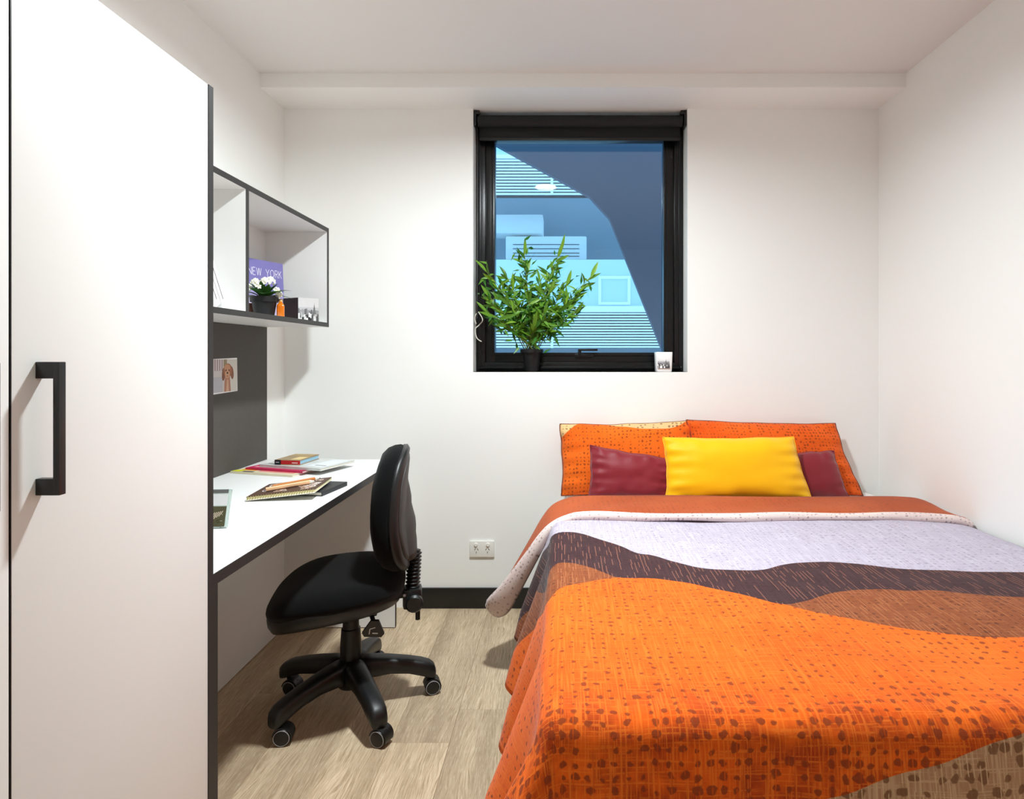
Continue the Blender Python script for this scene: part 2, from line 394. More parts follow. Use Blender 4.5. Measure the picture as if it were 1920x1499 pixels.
# ------------------------------------------------------------------ power outlet
ox, oz = (904-VX)/400, EYE-(1029-VY)/400
ol = thing('power_outlet', 'white double power outlet low on the window wall', 'power outlet', (ox, YB, oz))
boxo('plate', ox-.058, ox+.058, YB-.010, YB-.0002, oz-.0375, oz+.0375, WHITEPLASTIC, ol, .003)
SLOT = mat('slot_dark', (35, 33, 32), .7)
for s_ in (-1, 1):
    k = MB().lathe([(.0085, 0), (.0085, .004), (.007, .006)], 20, M=Matrix.Translation((ox+s_*.028, YB-.010, oz+.021)) @ Matrix.Rotation(PI/2, 4, 'X')); k.build('switch', WHITEPLASTIC, ol, auto=40)
    sl = MB()
    for dx, dz, a in ((-.0065, -.001, .5), (.0065, -.001, -.5), (0, -.015, 0)):
        sl.box(-.0011, .0011, -.0005, .0005, -.0045, .0045, 0, 0, Matrix.Translation((ox+s_*.026+dx, YB-.0104, oz+dz)) @ Matrix.Rotation(a, 4, 'Y'))
    sl.build('pin_slots', SLOT, ol)

# ------------------------------------------------------------------ office chair
FAB = mat('black_fabric', (9, 9, 10), .95, .12, .25, 150, .3, 900, sheen=.06)
PLA = mat('black_plastic', (17, 17, 18), .42, .45, .1, 50, .05, 500)
SHELL = mat('charcoal_shell', (62, 60, 58), .55, .4, .06, 60, .08, 700)
RINGM = mat('caster_ring', (175, 175, 178), .35, .5, .05)
CX, CY, CR = -.715, 2.125, math.radians(193)
chair = thing('office_chair', 'black swivel office chair on casters facing the desk', 'chair', (CX, CY, 0), CR)
def sup(a, b, n, ex):                                     # superellipse outline
    o = []
    for i in range(n):
        q = 2*PI*i/n; c, s = math.cos(q), math.sin(q)
        o.append((a*math.copysign(abs(c)**(2/ex), c), b*math.copysign(abs(s)**(2/ex), s)))
    return o
def seat_pt(x, y, z):                                     # waterfall front, slight forward tilt
    z += -.035*max(0, (x-.06)/.2)**2 + (x)*-.07 + .012*(abs(y)/.22)**2
    return Vector((x+.036, y*(1-.12*max(0, -x)/.22), z))
o_ = sup(.216, .24, 44, 2.8)
rg = []
for sc, z in ((.02, .462), (.3, .461), (.55, .458), (.75, .452), (.88, .443), (.95, .432), (.99, .416), (1.0, .402), (.985, .388)):
    rg.append([seat_pt(x*sc, y*sc, z) for x, y in o_])
mb = MB().rings(rg); mb.build('seat', FAB, chair, smooth=True, local=True)
rg = []
for sc, z in ((.99, .398), (.98, .380), (.93, .356), (.80, .344), (.5, .340), (.05, .338)):
    rg.append([seat_pt(x*sc, y*sc, z-.018*max(0, x*sc/.22)) for x, y in o_])
MB().rings(rg).build('seat_shell', PLA, chair, smooth=True, local=True)
def bx_(z):                                               # forward profile of the backrest (z 0..1 bottom to top)
    P = ((0, .004), (.2, .020), (.45, .030), (.7, .027), (.88, .018), (1, .004)); z = min(1, max(0, z))
    for (a, b_), (c, d) in zip(P, P[1:]):
        if z <= c: q = (z-a)/(c-a); q = q*q*(3-2*q)*.5+q*.5; return b_+(d-b_)*q
ob = sup(.202, .205, 44, 2.7); BZ = .668
def back_ring(sc, x, sz=1.0):
    r = []
    for y, z in ob:
        yy, zz = y*sc*(1-.06*z/.2), z*sc*sz
        r.append(Vector((-.165+x+bx_((zz+.205)/.41)+.018*(yy/.2)**2, yy, BZ+zz)))
    return r
MB().rings([back_ring(s, x) for s, x in ((.02, .056), (.4, .057), (.7, .055), (.86, .048), (.95, .035), (.99, .016), (1.0, -.003), (.98, -.014))]).build('backrest', FAB, chair, smooth=True, local=True)
bs = MB().rings([back_ring(s, x) for s, x in ((.975, -.010), (1.0, -.014), (1.0, -.026), (.94, -.036), (.82, -.040), (.02, -.040))]).build('backrest_shell', PLA, chair, smooth=True, local=True)
MB().rings([back_ring(s, x) for s, x in ((.84, -.036), (.84, -.042), (.78, -.046), (.5, -.048), (.02, -.049))]).build('rear_panel', SHELL, chair, smooth=True, local=True)
# swollen spine boss on the back with ribs
rg = []
for k in range(13):
    q = k/12; z = .50+.30*q; w = .115*(1-.5*q)*math.sin(PI*min(1, .22+q*.72))**.5; dep = .042*math.sin(PI*min(1, .22+q*.78))**.8*(1-.3*q)
    xb = -.165-.036+bx_((z-BZ+.205)/.41)
    rib = .003*math.cos(q*60) if .2 < q < .62 else 0
    rg.append([Vector((xb+.012-(dep+rib+.012)*max(0, math.sin(a)), w*math.cos(a), z)) for a in [PI*i/10 for i in range(11)]])
MB().rings(rg).build('spine_cover', SHELL, chair, smooth=True, local=True)
for k in range(3):
    z = .585+k*.024; xb = -.165-.036+bx_((z-BZ+.205)/.41)-.026
    MB().tube([Vector((xb+.012*abs(a/.04)**2, a, z-.008*abs(a/.04)**2)) for a in (-.04, -.026, 0, .026, .04)], .0022, 6).build('grip_groove', PLA, bs, local=True, smooth=True)
# bellows, clamp, knob, back bar
pr = []
for k in range(57):
    q = k/56; pr.append((.021+.0045*math.sin(q*2*PI*10), .385+.125*q))
MB().lathe(pr, 20, M=Matrix.Translation((-.201, 0, 0)) @ Matrix.Rotation(math.radians(-3), 4, 'Y') @ Matrix.Translation((.018, 0, 0))).build('bellows', PLA, chair, smooth=True, local=True)
cl = MB().box(-.234, -.170, -.034, .034, .316, .386, 0, .012).build('clamp', PLA, chair, local=True, auto=35)
MB().lathe([(.026, 0), (.030, .006), (.030, .022), (.024, .030)], 14, M=Matrix.Translation((-.208, .034, .345)) @ Matrix.Rotation(-PI/2, 4, 'X')).build('tension_knob', PLA, cl, local=True, auto=35)
MB().lathe([(.008, 0), (.008, .05), (.006, .052)], 12, M=Matrix.Translation((-.220, 0, .27))).build('bolt', PLA, cl, local=True, auto=40)
MB().lathe([(.005, 0), (.005, .003)], 10, M=Matrix.Translation((-.176, .036, .37)) @ Matrix.Rotation(-PI/2, 4, 'X')).build('screw', RINGM, cl, local=True)
MB().box(-.19, .02, -.024, .024, .355, .373, 0, .004).build('back_bar', PLA, chair, local=True, auto=35)
MB().box(-.09, .09, -.07, .07, .318, .352, 0, .01).build('mechanism', PLA, chair, local=True, auto=35)
lv = MB().tube([(-.05, .05, .345), (-.072, .10, .345), (-.082, .15, .340)], .007, 8).build('height_lever', PLA, chair, local=True, smooth=True)
tri = [(-.012, .030), (.012, .030), (.034, -.014), (.026, -.026), (-.026, -.026), (-.034, -.014)]
ML = Matrix.Translation((-.085, .165, .320)) @ Matrix.Rotation(math.radians(78), 4, 'X') @ Matrix.Rotation(math.radians(8), 4, 'Z')
MB().prism(tri, -.005, .005, 0, ML).build('lever_paddle', PLA, lv, local=True)
prints('lever_symbol', lv, ML @ Vector((0, 0, -.0052)), ML.to_3x3() @ Vector((-1, 0, 0)), ML.to_3x3() @ Vector((0, 1, 0)),
       [(stroke(-.012, -.016, -.012, .002, .003), (190, 190, 190)), (stroke(-.012, .002, .004, .008, .003), (190, 190, 190)), (rect(-.003, -.014, .014, -.010), (190, 190, 190))], local=True)
# gas column, hub, star base, casters
MB().lathe([(.034, .105), (.035, .20), (.031, .262), (.027, .264), (.025, .33)], 28).build('gas_column', PLA, chair, local=True, auto=40)
MB().lathe([(.040, .070), (.052, .085), (.055, .130), (.046, .155), (.036, .160)], 28).build('hub', PLA, chair, local=True, auto=40)
for k in range(5):
    wa = math.radians(90+72*k); la = wa-CR; d = Vector((math.cos(la), math.sin(la), 0)); nrm = Vector((-d.y, d.x, 0))
    rg = []
    for q, r, zt, zb, w in ((0, .02, .165, .085, .040), (1, .07, .160, .092, .036), (2, .13, .150, .094, .032), (3, .19, .137, .084, .030), (4, .235, .125, .068, .029), (5, .262, .114, .056, .028), (6, .276, .102, .053, .025), (7, .282, .086, .057, .017)):
        zc, hh = (zt+zb)/2, (zt-zb)/2
        rg.append([d*r+nrm*(w*a)+Vector((0, 0, zc+hh*b_)) for a, b_ in [(math.copysign(abs(math.cos(u))**.6, math.cos(u)), math.copysign(abs(math.sin(u))**.6, math.sin(u))) for u in [2*PI*i/14 for i in range(14)]]])
    MB().rings(rg).build('base_leg', PLA, chair, local=True, smooth=True)
    # caster: swivelled so its wheel faces look roughly at the room
    off = math.radians([14, -10, 8, -18, 20][k]); ax = Matrix.Rotation(-CR+off, 4, 'Z')
    c0 = d*.256+Vector((0, 0, .0)); sw = ax @ Vector((.014, 0, 0)); cc = c0+sw
    hood = []
    hd = MB().tube([c0+Vector((0, 0, .078)), c0+Vector((0, 0, .04))], .007, 8)
    n = 12
    for i in range(n+1):
        a = -PI*.15+PI*1.1*i/n
        ring = []
        for yy, rr in ((-.0215, .0265), (.0215, .0265), (.0215, .0295), (-.0215, .0295)):
            ring.append(cc+(ax @ Vector((rr*math.cos(a), yy, rr*math.sin(a)+.0265))))
        hood.append(ring)
    hd.rings(hood)
    hd.box(-.02, .02, -.003, .003, .012, .05, 0, 0, Matrix.Translation(cc) @ ax)
    cs = hd.build('caster', PLA, chair, local=True, auto=40)
    for s_ in (-1, 1):
        Mw = Matrix.Translation(cc+Vector((0, 0, .0262))) @ ax @ Matrix.Rotation(s_*PI/2, 4, 'X')
        MB().lathe([(.020, .004), (.0255, .006), (.0262, .010), (.0262, .021), (.024, .024)], 26, 0, Mw).lathe([(.0240, .0235), (.0240, .0246), (.0224, .0250), (.0224, .0235)], 26, 1, Mw, cap=False).lathe([(.0224, .0235), (.020, .0246), (.004, .0262)], 26, 0, Mw).build('wheel', [PLA, RINGM], cs, local=True, auto=40)

# ------------------------------------------------------------------ bed
MT = .552                                                 # top of the sheet
SHEET = mat('white_sheet', (240, 238, 234), .85, .2, .02, 10, .15, 60)
bed = thing('bed', 'double bed with a white fitted sheet against the right wall', 'bed', (.71, 2.0, 0))
boxo('mattress', .01, 1.43, 1.055, 2.932, .31, MT, SHEET, bed, .04)
boxo('base', .03, 1.41, 1.075, 2.915, .13, .308, mat('bed_base_fabric', (52, 48, 46), .9, .2, .1, 80), bed, .012)
for x in (.09, 1.35):
    for y in (1.14, 2.85): MB().lathe([(.022, 0), (.028, .131)], 14, M=Matrix.Translation((x, y, 0))).build('leg', BLACKMETAL, bed, auto=40)

# cloth print: bands with wavy borders, read off the cloth's own coordinates
U0, US, VS = -.6, 2.2, 3.0
DTOP = .588
def plane_pts(lst):
    o = []
    for x, y in lst:
        s = (y-VY)/(EYE-DTOP); o.append(((x-VX)/s, F/s))
    return sorted(o)
LEFT = lambda P, dz: [(-.52, P[0][1]+dz), (-.2, P[0][1]+dz*.5)]+P
B2 = plane_pts([(1040, 999), (1080, 1000), (1120, 1011), (1168, 1024), (1200, 1037), (1220, 1040), (1264, 1054), (1320, 1067), (1380, 1072.6), (1424, 1071), (1472, 1060), (1520, 1054.6), (1588, 1054.6), (1680, 1063), (1791, 1068.6), (1871, 1071), (1919, 1072)])
MID = [(1160, 1083), (1228, 1085), (1264, 1090), (1304, 1097), (1344, 1106), (1400, 1119), (1420, 1124.5), (1468, 1136.5)]
B3 = plane_pts([(1012, 1064), (1032, 1055), (1068, 1054), (1104, 1062), (1136, 1074), (1152, 1081)]+MID+[(1508, 1130), (1536, 1120), (1580, 1108), (1632, 1103), (1664, 1104), (1700, 1108), (1760, 1108.5), (1820, 1115), (1880, 1119), (1919, 1120)])
BO = plane_pts([(1020, 1114), (1056, 1100), (1096, 1092), (1128, 1086)]+MID+[(1528, 1150), (1600, 1162), (1680, 1176), (1760, 1186), (1840, 1194), (1919, 1196)])
B2, B3, BO = LEFT(B2, .42), LEFT(B3, .55), LEFT(BO, .45)
FY0 = 1.06                                                # foot edge of the bed
BT = [((x-VX)/1140, FY0-(max(0, (y-VY)/1140-(EYE-DTOP)))-.012) for x, y in [(1528, 1495), (1576, 1479), (1624, 1461), (1664, 1449), (1720, 1437), (1752, 1429), (1792, 1415), (1840, 1399), (1919, 1379)]]+[(1.0, FY0+.05), (1.3, FY0+.12)]
BT = [(-.4, .2), (.2, .82)]+BT
def fcurve(t, u, pts, y_scale, x_off=0., x_scale=1.):
    nd = t.n('ShaderNodeFloatCurve'); mp = nd.mapping; cv = mp.curves[0]
    P = [((a-x_off)/x_scale, b/y_scale) for a, b in pts]
    cv.points[0].location = P[0]; cv.points[1].location = P[-1]
    for q in P[1:-1]: cv.points.new(*q)
    mp.extend = 'HORIZONTAL'; mp.use_clip = False; mp.update()
    t.set(nd.inputs[1], u); return nd.outputs[0]
def weave(t, uv, dens=1., dot=46., extra=0.):
    """streaks of thread and rows of printed dots; returns (light threads, dark dots)"""
    s1 = t.noise(t.vmul(uv, (260., 9., 1.)), 1., 2, .6, '2D'); s2 = t.noise(t.vmul(uv, (9., 260., 1.)), 1., 2, .6, '2D')
    th = t.math('MAXIMUM', t.ramp(s1, .50, .62), t.ramp(s2, .55, .66))
    wob = t.n('ShaderNodeTexNoise', {'Vector': uv, 'Scale': 55., 'Detail': 2.}, noise_dimensions='2D').outputs[1]
    wv = t.n('ShaderNodeVectorMath', {0: uv, 1: t.vmul(wob, (.012, .012, 0.))}, operation='ADD').outputs[0]
    vo = t.n('ShaderNodeTexVoronoi', {'Vector': t.vmul(wv, (dot, dot*1.05, 1.)), 'Scale': 1., 'Randomness': .3}, voronoi_dimensions='2D')
    cell = t.n('ShaderNodeSeparateColor', {0: vo.outputs['Color']})
    big = t.ramp(t.noise(uv, 5., 2, .5, '2D'), .3, .7)
    rad = t.math('ADD', t.math('ADD', t.math('MULTIPLY', cell.outputs[1], .16), .03), t.math('ADD', t.math('MULTIPLY', big, .10), extra))
    on = t.math('GREATER_THAN', cell.outputs[0], .22)
    d = t.math('MULTIPLY', t.ramp(t.math('SUBTRACT', rad, vo.outputs['Distance']), -.03, .06), on)
    return th, t.math('MULTIPLY', d, dens)
def cloth_finish(t, p, col, uv, strength=.25):
    t.set(p.inputs['Base Color'], col); p.inputs['Roughness'].default_value = .9; p.inputs['Specular IOR Level'].default_value = .15
    p.inputs['Sheen Weight'].default_value = .08
    h = t.math('ADD', t.noise(t.vmul(uv, (420., 60., 1.)), 1., 2, .5, '2D'), t.noise(t.vmul(uv, (60., 420., 1.)), 1., 2, .5, '2D'))
    b_ = t.n('ShaderNodeBump', {'Strength': strength, 'Distance': .0012, 'Height': h}); t.set(p.inputs['Normal'], b_.outputs[0])
def duvet_mat():
    m, t, p = newmat('duvet_print')
    uv = t.n('ShaderNodeUVMap', uv_map='UVMap').outputs[0]
    sp = t.n('ShaderNodeSeparateXYZ', {0: uv}); u = sp.outputs[0]; v = t.math('DIVIDE', sp.outputs[1], VS)
    un = t.math('DIVIDE', t.math('SUBTRACT', u, U0), US)
    g = [t.math('GREATER_THAN', v, fcurve(t, un, P, VS, U0, US)) for P in (BT, BO, B3, B2)]
    def pick(cs):                                         # tan, orange, brown, dark, lilac
        c = cs[0]
        for gi, ci in zip(g, cs[1:]): c = t.mix(gi, c, ci)
        return c
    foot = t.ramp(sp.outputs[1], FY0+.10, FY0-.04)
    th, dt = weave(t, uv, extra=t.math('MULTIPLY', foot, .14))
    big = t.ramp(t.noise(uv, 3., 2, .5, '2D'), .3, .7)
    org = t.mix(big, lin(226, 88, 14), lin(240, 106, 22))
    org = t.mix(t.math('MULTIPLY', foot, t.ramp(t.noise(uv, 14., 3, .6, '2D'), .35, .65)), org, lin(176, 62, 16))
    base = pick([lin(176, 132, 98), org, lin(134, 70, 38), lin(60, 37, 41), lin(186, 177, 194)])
    thr = pick([lin(214, 178, 140), lin(246, 128, 40), lin(168, 100, 58), lin(82, 52, 53), lin(216, 208, 222)])
    dot = pick([lin(120, 78, 52), lin(136, 56, 26), lin(100, 50, 30), lin(54, 33, 37), lin(158, 148, 164)])
    col = t.mix(t.math('MULTIPLY', th, .55), base, thr)
    col = t.mix(t.math('MULTIPLY', dt, .85), col, dot)
    # sparse bright stitches running lengthwise on the dark band
    st = t.n('ShaderNodeTexVoronoi', {'Vector': t.vmul(uv, (95., 26., 1.)), 'Scale': 1., 'Randomness': .8}, voronoi_dimensions='2D')
    sep = t.n('ShaderNodeSeparateXYZ', {0: t.n('ShaderNodeVectorMath', {0: t.vmul(uv, (95., 26., 1.)), 1: st.outputs['Position']}, operation='SUBTRACT').outputs[0]})
    ln = t.math('MULTIPLY', t.math('LESS_THAN', t.math('ABSOLUTE', sep.outputs[0]), .10), t.math('GREATER_THAN', t.n('ShaderNodeSeparateColor', {0: st.outputs['Color']}).outputs[0], .62))
    stc = pick([lin(214, 178, 140), org, lin(186, 116, 74), lin(158, 104, 84), lin(176, 166, 182)])
    col = t.mix(t.math('MULTIPLY', ln, .7), col, stc)
    cloth_finish(t, p, col, uv); return m
def plain_print(name, base, thr, dotc, dens=1., tan=None, dot=34., extra=0.):
    m, t, p = newmat(name); uv = t.n('ShaderNodeUVMap', uv_map='UVMap').outputs[0]
    th, dt = weave(t, uv, dens, dot, extra)
    big = t.ramp(t.noise(uv, 3., 2, .5, '2D'), .3, .7)
    b0 = t.mix(big, base, thr); b0 = t.mix(t.math('MULTIPLY', th, .5), b0, thr)
    if tan:
        sp = t.n('ShaderNodeSeparateXYZ', {0: uv})
        k = t.math('GREATER_THAN', sp.outputs[1], fcurve(t, sp.outputs[0], tan, 1.))
        b0 = t.mix(k, b0, lin(228, 186, 130)); dotc = t.mix(k, dotc, lin(128, 84, 56))
    col = t.mix(t.math('MULTIPLY', dt, .8), b0, dotc); cloth_finish(t, p, col, uv); return m
duv = thing('duvet', 'duvet with wavy orange, brown, plum and lilac bands spread over the bed', 'duvet', (.7, 1.7, DTOP))
X0, RR = .0, .045
def drape(a, b_):
    bx, by = max(a, X0), max(b_, FY0); oa, ob_ = max(0, X0-a), max(0, FY0-b_); d = math.hypot(oa, ob_)
    z = DTOP+.006*noise.noise(Vector((a*3.1, b_*3.1, 1)))+.003*noise.noise(Vector((a*9, b_*9, 4)))
    z -= .022*max(0, (a-1.36)/.115)**2
    if d == 0: return Vector((bx, by, z))
    dx, dy = oa/d, ob_/d; cor = 2*dx*dy
    fl = .25*dx*dx+.10*dy*dy+.42*cor
    e = d-RR*PI/2
    if e < 0: q = d/RR; out, dn = RR*math.sin(q), RR*(1-math.cos(q))
    else: out, dn = RR+e*fl, RR+e*math.sqrt(1-fl*fl)
    k = min(1, max(0, d-.05)/.3)
    out += k*dx*dx*(.034*math.cos(2*PI*(b_-1.92)/.31)+.012*math.sin(b_*11.3))
    out += k*dy*dy*(.022*math.sin(a*13.)+.012*math.sin(a*29+1)) + k*cor*.02*math.sin(math.atan2(dy, dx)*9)
    return Vector((bx-dx*out, by-dy*out, z-dn))
NA, NB = 130, 130
va = [1.468-(1.468+.44)*i/NA for i in range(NA+1)]; vb = [2.40-(2.40-FY0+.40)*j/NB for j in range(NB+1)]
vs = [drape(a, b_) for b_ in vb for a in va]; uvs = [(a, b_) for b_ in vb for a in va]
fs = [[j*(NA+1)+i, j*(NA+1)+i+1, (j+1)*(NA+1)+i+1, (j+1)*(NA+1)+i] for j in range(NB) for i in range(NA)]
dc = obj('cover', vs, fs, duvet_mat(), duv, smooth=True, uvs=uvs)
sm = dc.modifiers.new('thickness', 'SOLIDIFY'); sm.thickness = .014; sm.offset = -1
# turned-back top of the duvet, its left end hanging off the bed
path = [(1.462, .578), (1.435, .592), (1.36, .604), (1.1, .607), (.8, .606), (.5, .608), (.25, .607), (.08, .606), (.02, .598), (-.035, .575), (-.075, .53), (-.115, .465), (-.155, .40), (-.195, .335), (-.228, .285), (-.255, .248), (-.275, .228)]
pp = cat(path, 5); rg = []; uvr = []; L = 0
for i, q in enumerate(pp):
    tq = (pp[min(i+1, len(pp)-1)]-pp[max(i-1, 0)]).normalized(); nq = Vector((tq.y, -tq.x))
    if nq.y < 0 and abs(tq.x) > .5: nq = -nq
    if i: L += (pp[i]-pp[i-1]).length
    hang = max(0, (i-len(pp)*.55)/(len(pp)*.45))
    y_b = 2.56+.012*math.sin(q.x*5)-.10*hang; y_f = 2.262+.010*math.sin(q.x*7+1)+.006*math.sin(q.x*17)+.10*hang**2
    th = .017+.003*math.sin(q.x*11)+.034*min(1, hang*1.4)*(1-max(0, hang-.8)/.2*.7)
    sec = [(y_b, .004)]+[(y_b+(y_f+.02-y_b)*k/6, .010+.004*math.sin(q.x*9+k)) for k in range(1, 7)]
    sec += [(y_f+.008*0+.010-.024*math.sin(a), th*math.cos(a)-.006) for a in [PI*k/8 for k in range(1, 8)]]
    sec += [(y_f+.02+(y_b-y_f-.02)*k/6, -.012) for k in range(0, 6)]+[(y_b, -.008)]
    rg.append([Vector((q.x+nq.x*n_, y_, q.y+nq.y*n_)) for y_, n_ in sec]); uvr.append([(-L, y_+n_*(1 if k < 7 else 1)) for k, (y_, n_) in enumerate(sec)])
n = len(rg[0]); vs = [p_ for r in rg for p_ in r]; uvf = [u_ for r in uvr for u_ in r]; fs = []; mi = []
for k in range(len(rg)-1):
    for i in range(n): j = (i+1) % n; fs.append([k*n+i, k*n+j, (k+1)*n+j, (k+1)*n+i]); mi.append(1 if 7 <= i <= 13 else 0)
fs += [list(range(n))[::-1], [(len(rg)-1)*n+i for i in range(n)]]; mi += [1, 1]
RUST = plain_print('rust_reverse', lin(168, 74, 36), lin(186, 90, 48), lin(128, 62, 40), .8, dot=52.)
PINK = plain_print('pink_hem', lin(226, 204, 200), lin(236, 220, 214), lin(150, 120, 124), .9, dot=60.)
obj('turned_back_fold', vs, fs, [RUST, PINK], duv, mi, True, uvs=uvf)

# cushions
def cushion(name, corners, th, m, label, cat_, group=None, n=30, pinch=.05, wr=.006, seed=0, power=3.2):
    BL, BR, TR, TL = [Vector(c) for c in corners]
    c0 = (BL+BR)/2; W = (BR-BL).length; H = (TL-BL).length
    nr = (BR-BL).cross(TL-BL).normalized()
    o = thing(name, label, cat_, c0, 0, group)
    vs = []; uv = []; idx = {}; fs = []
    for sd in (1, -1):
        for j in range(n+1):
            for i in range(n+1):
                edge = i in (0, n) or j in (0, n)
                if sd == -1 and edge: idx[(sd, i, j)] = idx[(1, i, j)]; continue
                u, v = -math.cos(PI*i/n)*.55+(2*i/n-1)*.45, -math.cos(PI*j/n)*.55+(2*j/n-1)*.45
                uu = u*(1-pinch*(1-v*v)*abs(u)); vv = v*(1-pinch*1.25*(1-u*u)*abs(v))
                a, b_ = (uu+1)/2, (vv+1)/2
                P = (BL*(1-a)+BR*a)*(1-b_)+(TL*(1-a)+TR*a)*b_
                P += (TL-BL).normalized()*(.007*noise.noise(Vector((u*2.2, seed, 3)))*max(0, v)+0)+(BR-BL).normalized()*.006*noise.noise(Vector((v*2.4, seed, 8)))*abs(u)
                pr = (max(0, 1-abs(u)**power)*max(0, 1-abs(v)**power))**.55
                wn = noise.noise(Vector((u*2.6+seed, v*2.6, seed)))*1.6+noise.noise(Vector((u*6+seed, v*2.2, seed+3)))
                ed = max(abs(u), abs(v))**4
                off = sd*th/2*pr*(1+.10*noise.noise(Vector((u*1.3, v*1.3, seed+9))))+wr*wn*(.35+ed)*(1 if not edge else .6)
                # gathers running in from the seams
                off += sd*wr*.9*math.sin((u if abs(v) > abs(u) else v)*17+seed)*ed*pr**.4*1.6
                idx[(sd, i, j)] = len(vs); vs.append(P+nr*off); uv.append(((u+1)/2*W, (v+1)/2*H))
    for sd in (1, -1):
        for j in range(n):
            for i in range(n):
                q = [idx[(sd, i, j)], idx[(sd, i+1, j)], idx[(sd, i+1, j+1)], idx[(sd, i, j+1)]]; fs.append(q if sd == 1 else q[::-1])
    obj('cover', vs, fs, m, o, smooth=True, uvs=uv)
    # seam cord around the edge
    loop = [idx[(1, i, 0)] for i in range(n)]+[idx[(1, n, j)] for j in range(n)]+[idx[(1, i, n)] for i in range(n, 0, -1)]+[idx[(1, 0, j)] for j in range(n, -1, -1)]
    MB().tube([vs[k] for k in loop], .0022, 5).build('seam', SEAM[m.name] if m.name in SEAM else m, o, smooth=True)
    return o
SEAM = {}
tanL = [(0., .255), (.03, .278), (.07, .312), (.1, .325), (.18, .325), (.24, .310), (.32, .292), (.42, .284), (.5, .287), (.54, .305), (.58, .335), (1, .36)]
ORL = plain_print('pillow_print_tan', lin(228, 92, 20), lin(240, 112, 30), lin(142, 58, 24), 1., tanL, 58., .07)
ORR = plain_print('pillow_print', lin(222, 84, 22), lin(238, 104, 32), lin(146, 58, 26), 1., None, 62., .06)
SEAM['pillow_print_tan'] = SEAM['pillow_print'] = mat('seam_brown', (120, 60, 34), .9)
cushion('pillow', [px(1052, 930, 2.79), px(1302, 930, 2.80), px(1300, 788, 2.89), px(1048, 796, 2.885)], .13, ORL,
        'orange dotted pillow with a tan wavy top edge, left of the pair at the wall', 'pillow', 'orange pillows leaning on the wall', seed=1.3, pinch=.035, wr=.007)
cushion('pillow', [px(1308, 930, 2.80), px(1620, 930, 2.80), px(1566, 794, 2.885), px(1286, 788, 2.875)], .125, ORR,
        'plain orange dotted pillow behind the right maroon cushion', 'pillow', 'orange pillows leaning on the wall', seed=5.1, pinch=.035, wr=.007)
BURG = mat('maroon_satin', (132, 28, 40), .5, .3, .05, 6, .12, 700, sheen=.25)
cushion('cushion', [px(1103, 938, 2.67), px(1266, 940, 2.665), px(1268, 862, 2.735), px(1106, 834, 2.735)], .085, BURG,
        'maroon cushion in front of the left orange pillow', 'cushion', 'maroon satin cushions', seed=2.2, wr=.006)
cushion('cushion', [px(1450, 937, 2.688), px(1594, 936, 2.688), px(1564, 845, 2.745), px(1444, 850, 2.742)], .085, BURG,
        'maroon cushion peeking out right of the yellow cushion', 'cushion', 'maroon satin cushions', seed=7.7, wr=.003)
YEL = mat('yellow_satin', (250, 190, 0), .5, .22, .03, 6, .1, 700, sheen=.2)
cushion('cushion', [px(1246, 942, 2.592), px(1524, 941, 2.592), px(1490, 820, 2.665), px(1243, 820, 2.665)], .115, YEL,
        'golden yellow satin cushion in front of all the others', 'cushion', seed=4.4, wr=.005, pinch=.04)

# ------------------------------------------------------------------ bamboo plant on the window sill
def leaf_mesh(name, L, w, m, fold=.25, bend=.15, seg=5):
    vs = []; fs = []
    for k in range(seg+1):
        q = k/seg; ww = w*math.sin(PI*min(1, .06+q*.94))**.8*(1-.35*q); z = -bend*L*q*q
        vs += [(-ww, L*q, z+ww*fold), (0, L*q, z), (ww, L*q, z+ww*fold)]
    for k in range(seg):
        a = k*3; fs += [[a, a+1, a+4, a+3], [a+1, a+2, a+5, a+4]]
    me = bpy.data.meshes.new(name); me.from_pydata(vs, [], fs); me.materials.append(m)
    me.polygons.foreach_set('use_smooth', [True]*len(fs)); me.update(); return me
def leaf_mat(name, dark, lite, trans=.25):
    m, t, p = newmat(name); r = t.n('ShaderNodeObjectInfo').outputs['Random']
    co = t.n('ShaderNodeTexCoord').outputs['Object']
    col = t.mix(t.math('ADD', t.math('MULTIPLY', r, .8), t.math('MULTIPLY', t.noise(co, 60), .25)), dark, lite)
    t.set(p.inputs['Base Color'], col); p.inputs['Roughness'].default_value = .4; p.inputs['Specular IOR Level'].default_value = .4
    tl = t.n('ShaderNodeBsdfTranslucent', {0: col}); mx = t.n('ShaderNodeMixShader', {0: trans, 1: p.outputs[0], 2: tl.outputs[0]})
    t.set(m.node_tree.nodes['Material Output'].inputs[0], mx.outputs[0]); return m
POT = mat('black_pot', (13, 13, 15), .5, .4, .1, 30)
SOIL = mat('soil', (46, 34, 24), .95, .1, .4, 90)
BLEAF = leaf_mat('bamboo_leaf', lin(22, 84, 20), lin(140, 184, 56))
STEM = mat('bamboo_stem', (116, 128, 66), .6, .3, .2, 60)
PX, PY = (997-VX)/(F/3.002), 3.002
plant = thing('potted_bamboo', 'leafy bamboo plant in a black pot on the window sill', 'potted plant', (PX, PY, WZ0))
MB().lathe([(.034, .0005), (.040, .06), (.044, .092), (.055, .092), (.055, .108), (.050, .108), (.046, .085), (.002, .084)], 28).build('pot', POT, plant, local=True, auto=40)
MB().lathe([(.046, .0845), (.03, .09), (.003, .092)], 18).build('soil', SOIL, plant, local=True, smooth=True)
lm = [leaf_mesh('leaf', .074, .0105, BLEAF), leaf_mesh('leaf', .060, .0095, BLEAF, .3, .3), leaf_mesh('leaf', .084, .0105, BLEAF, .2, .05)]
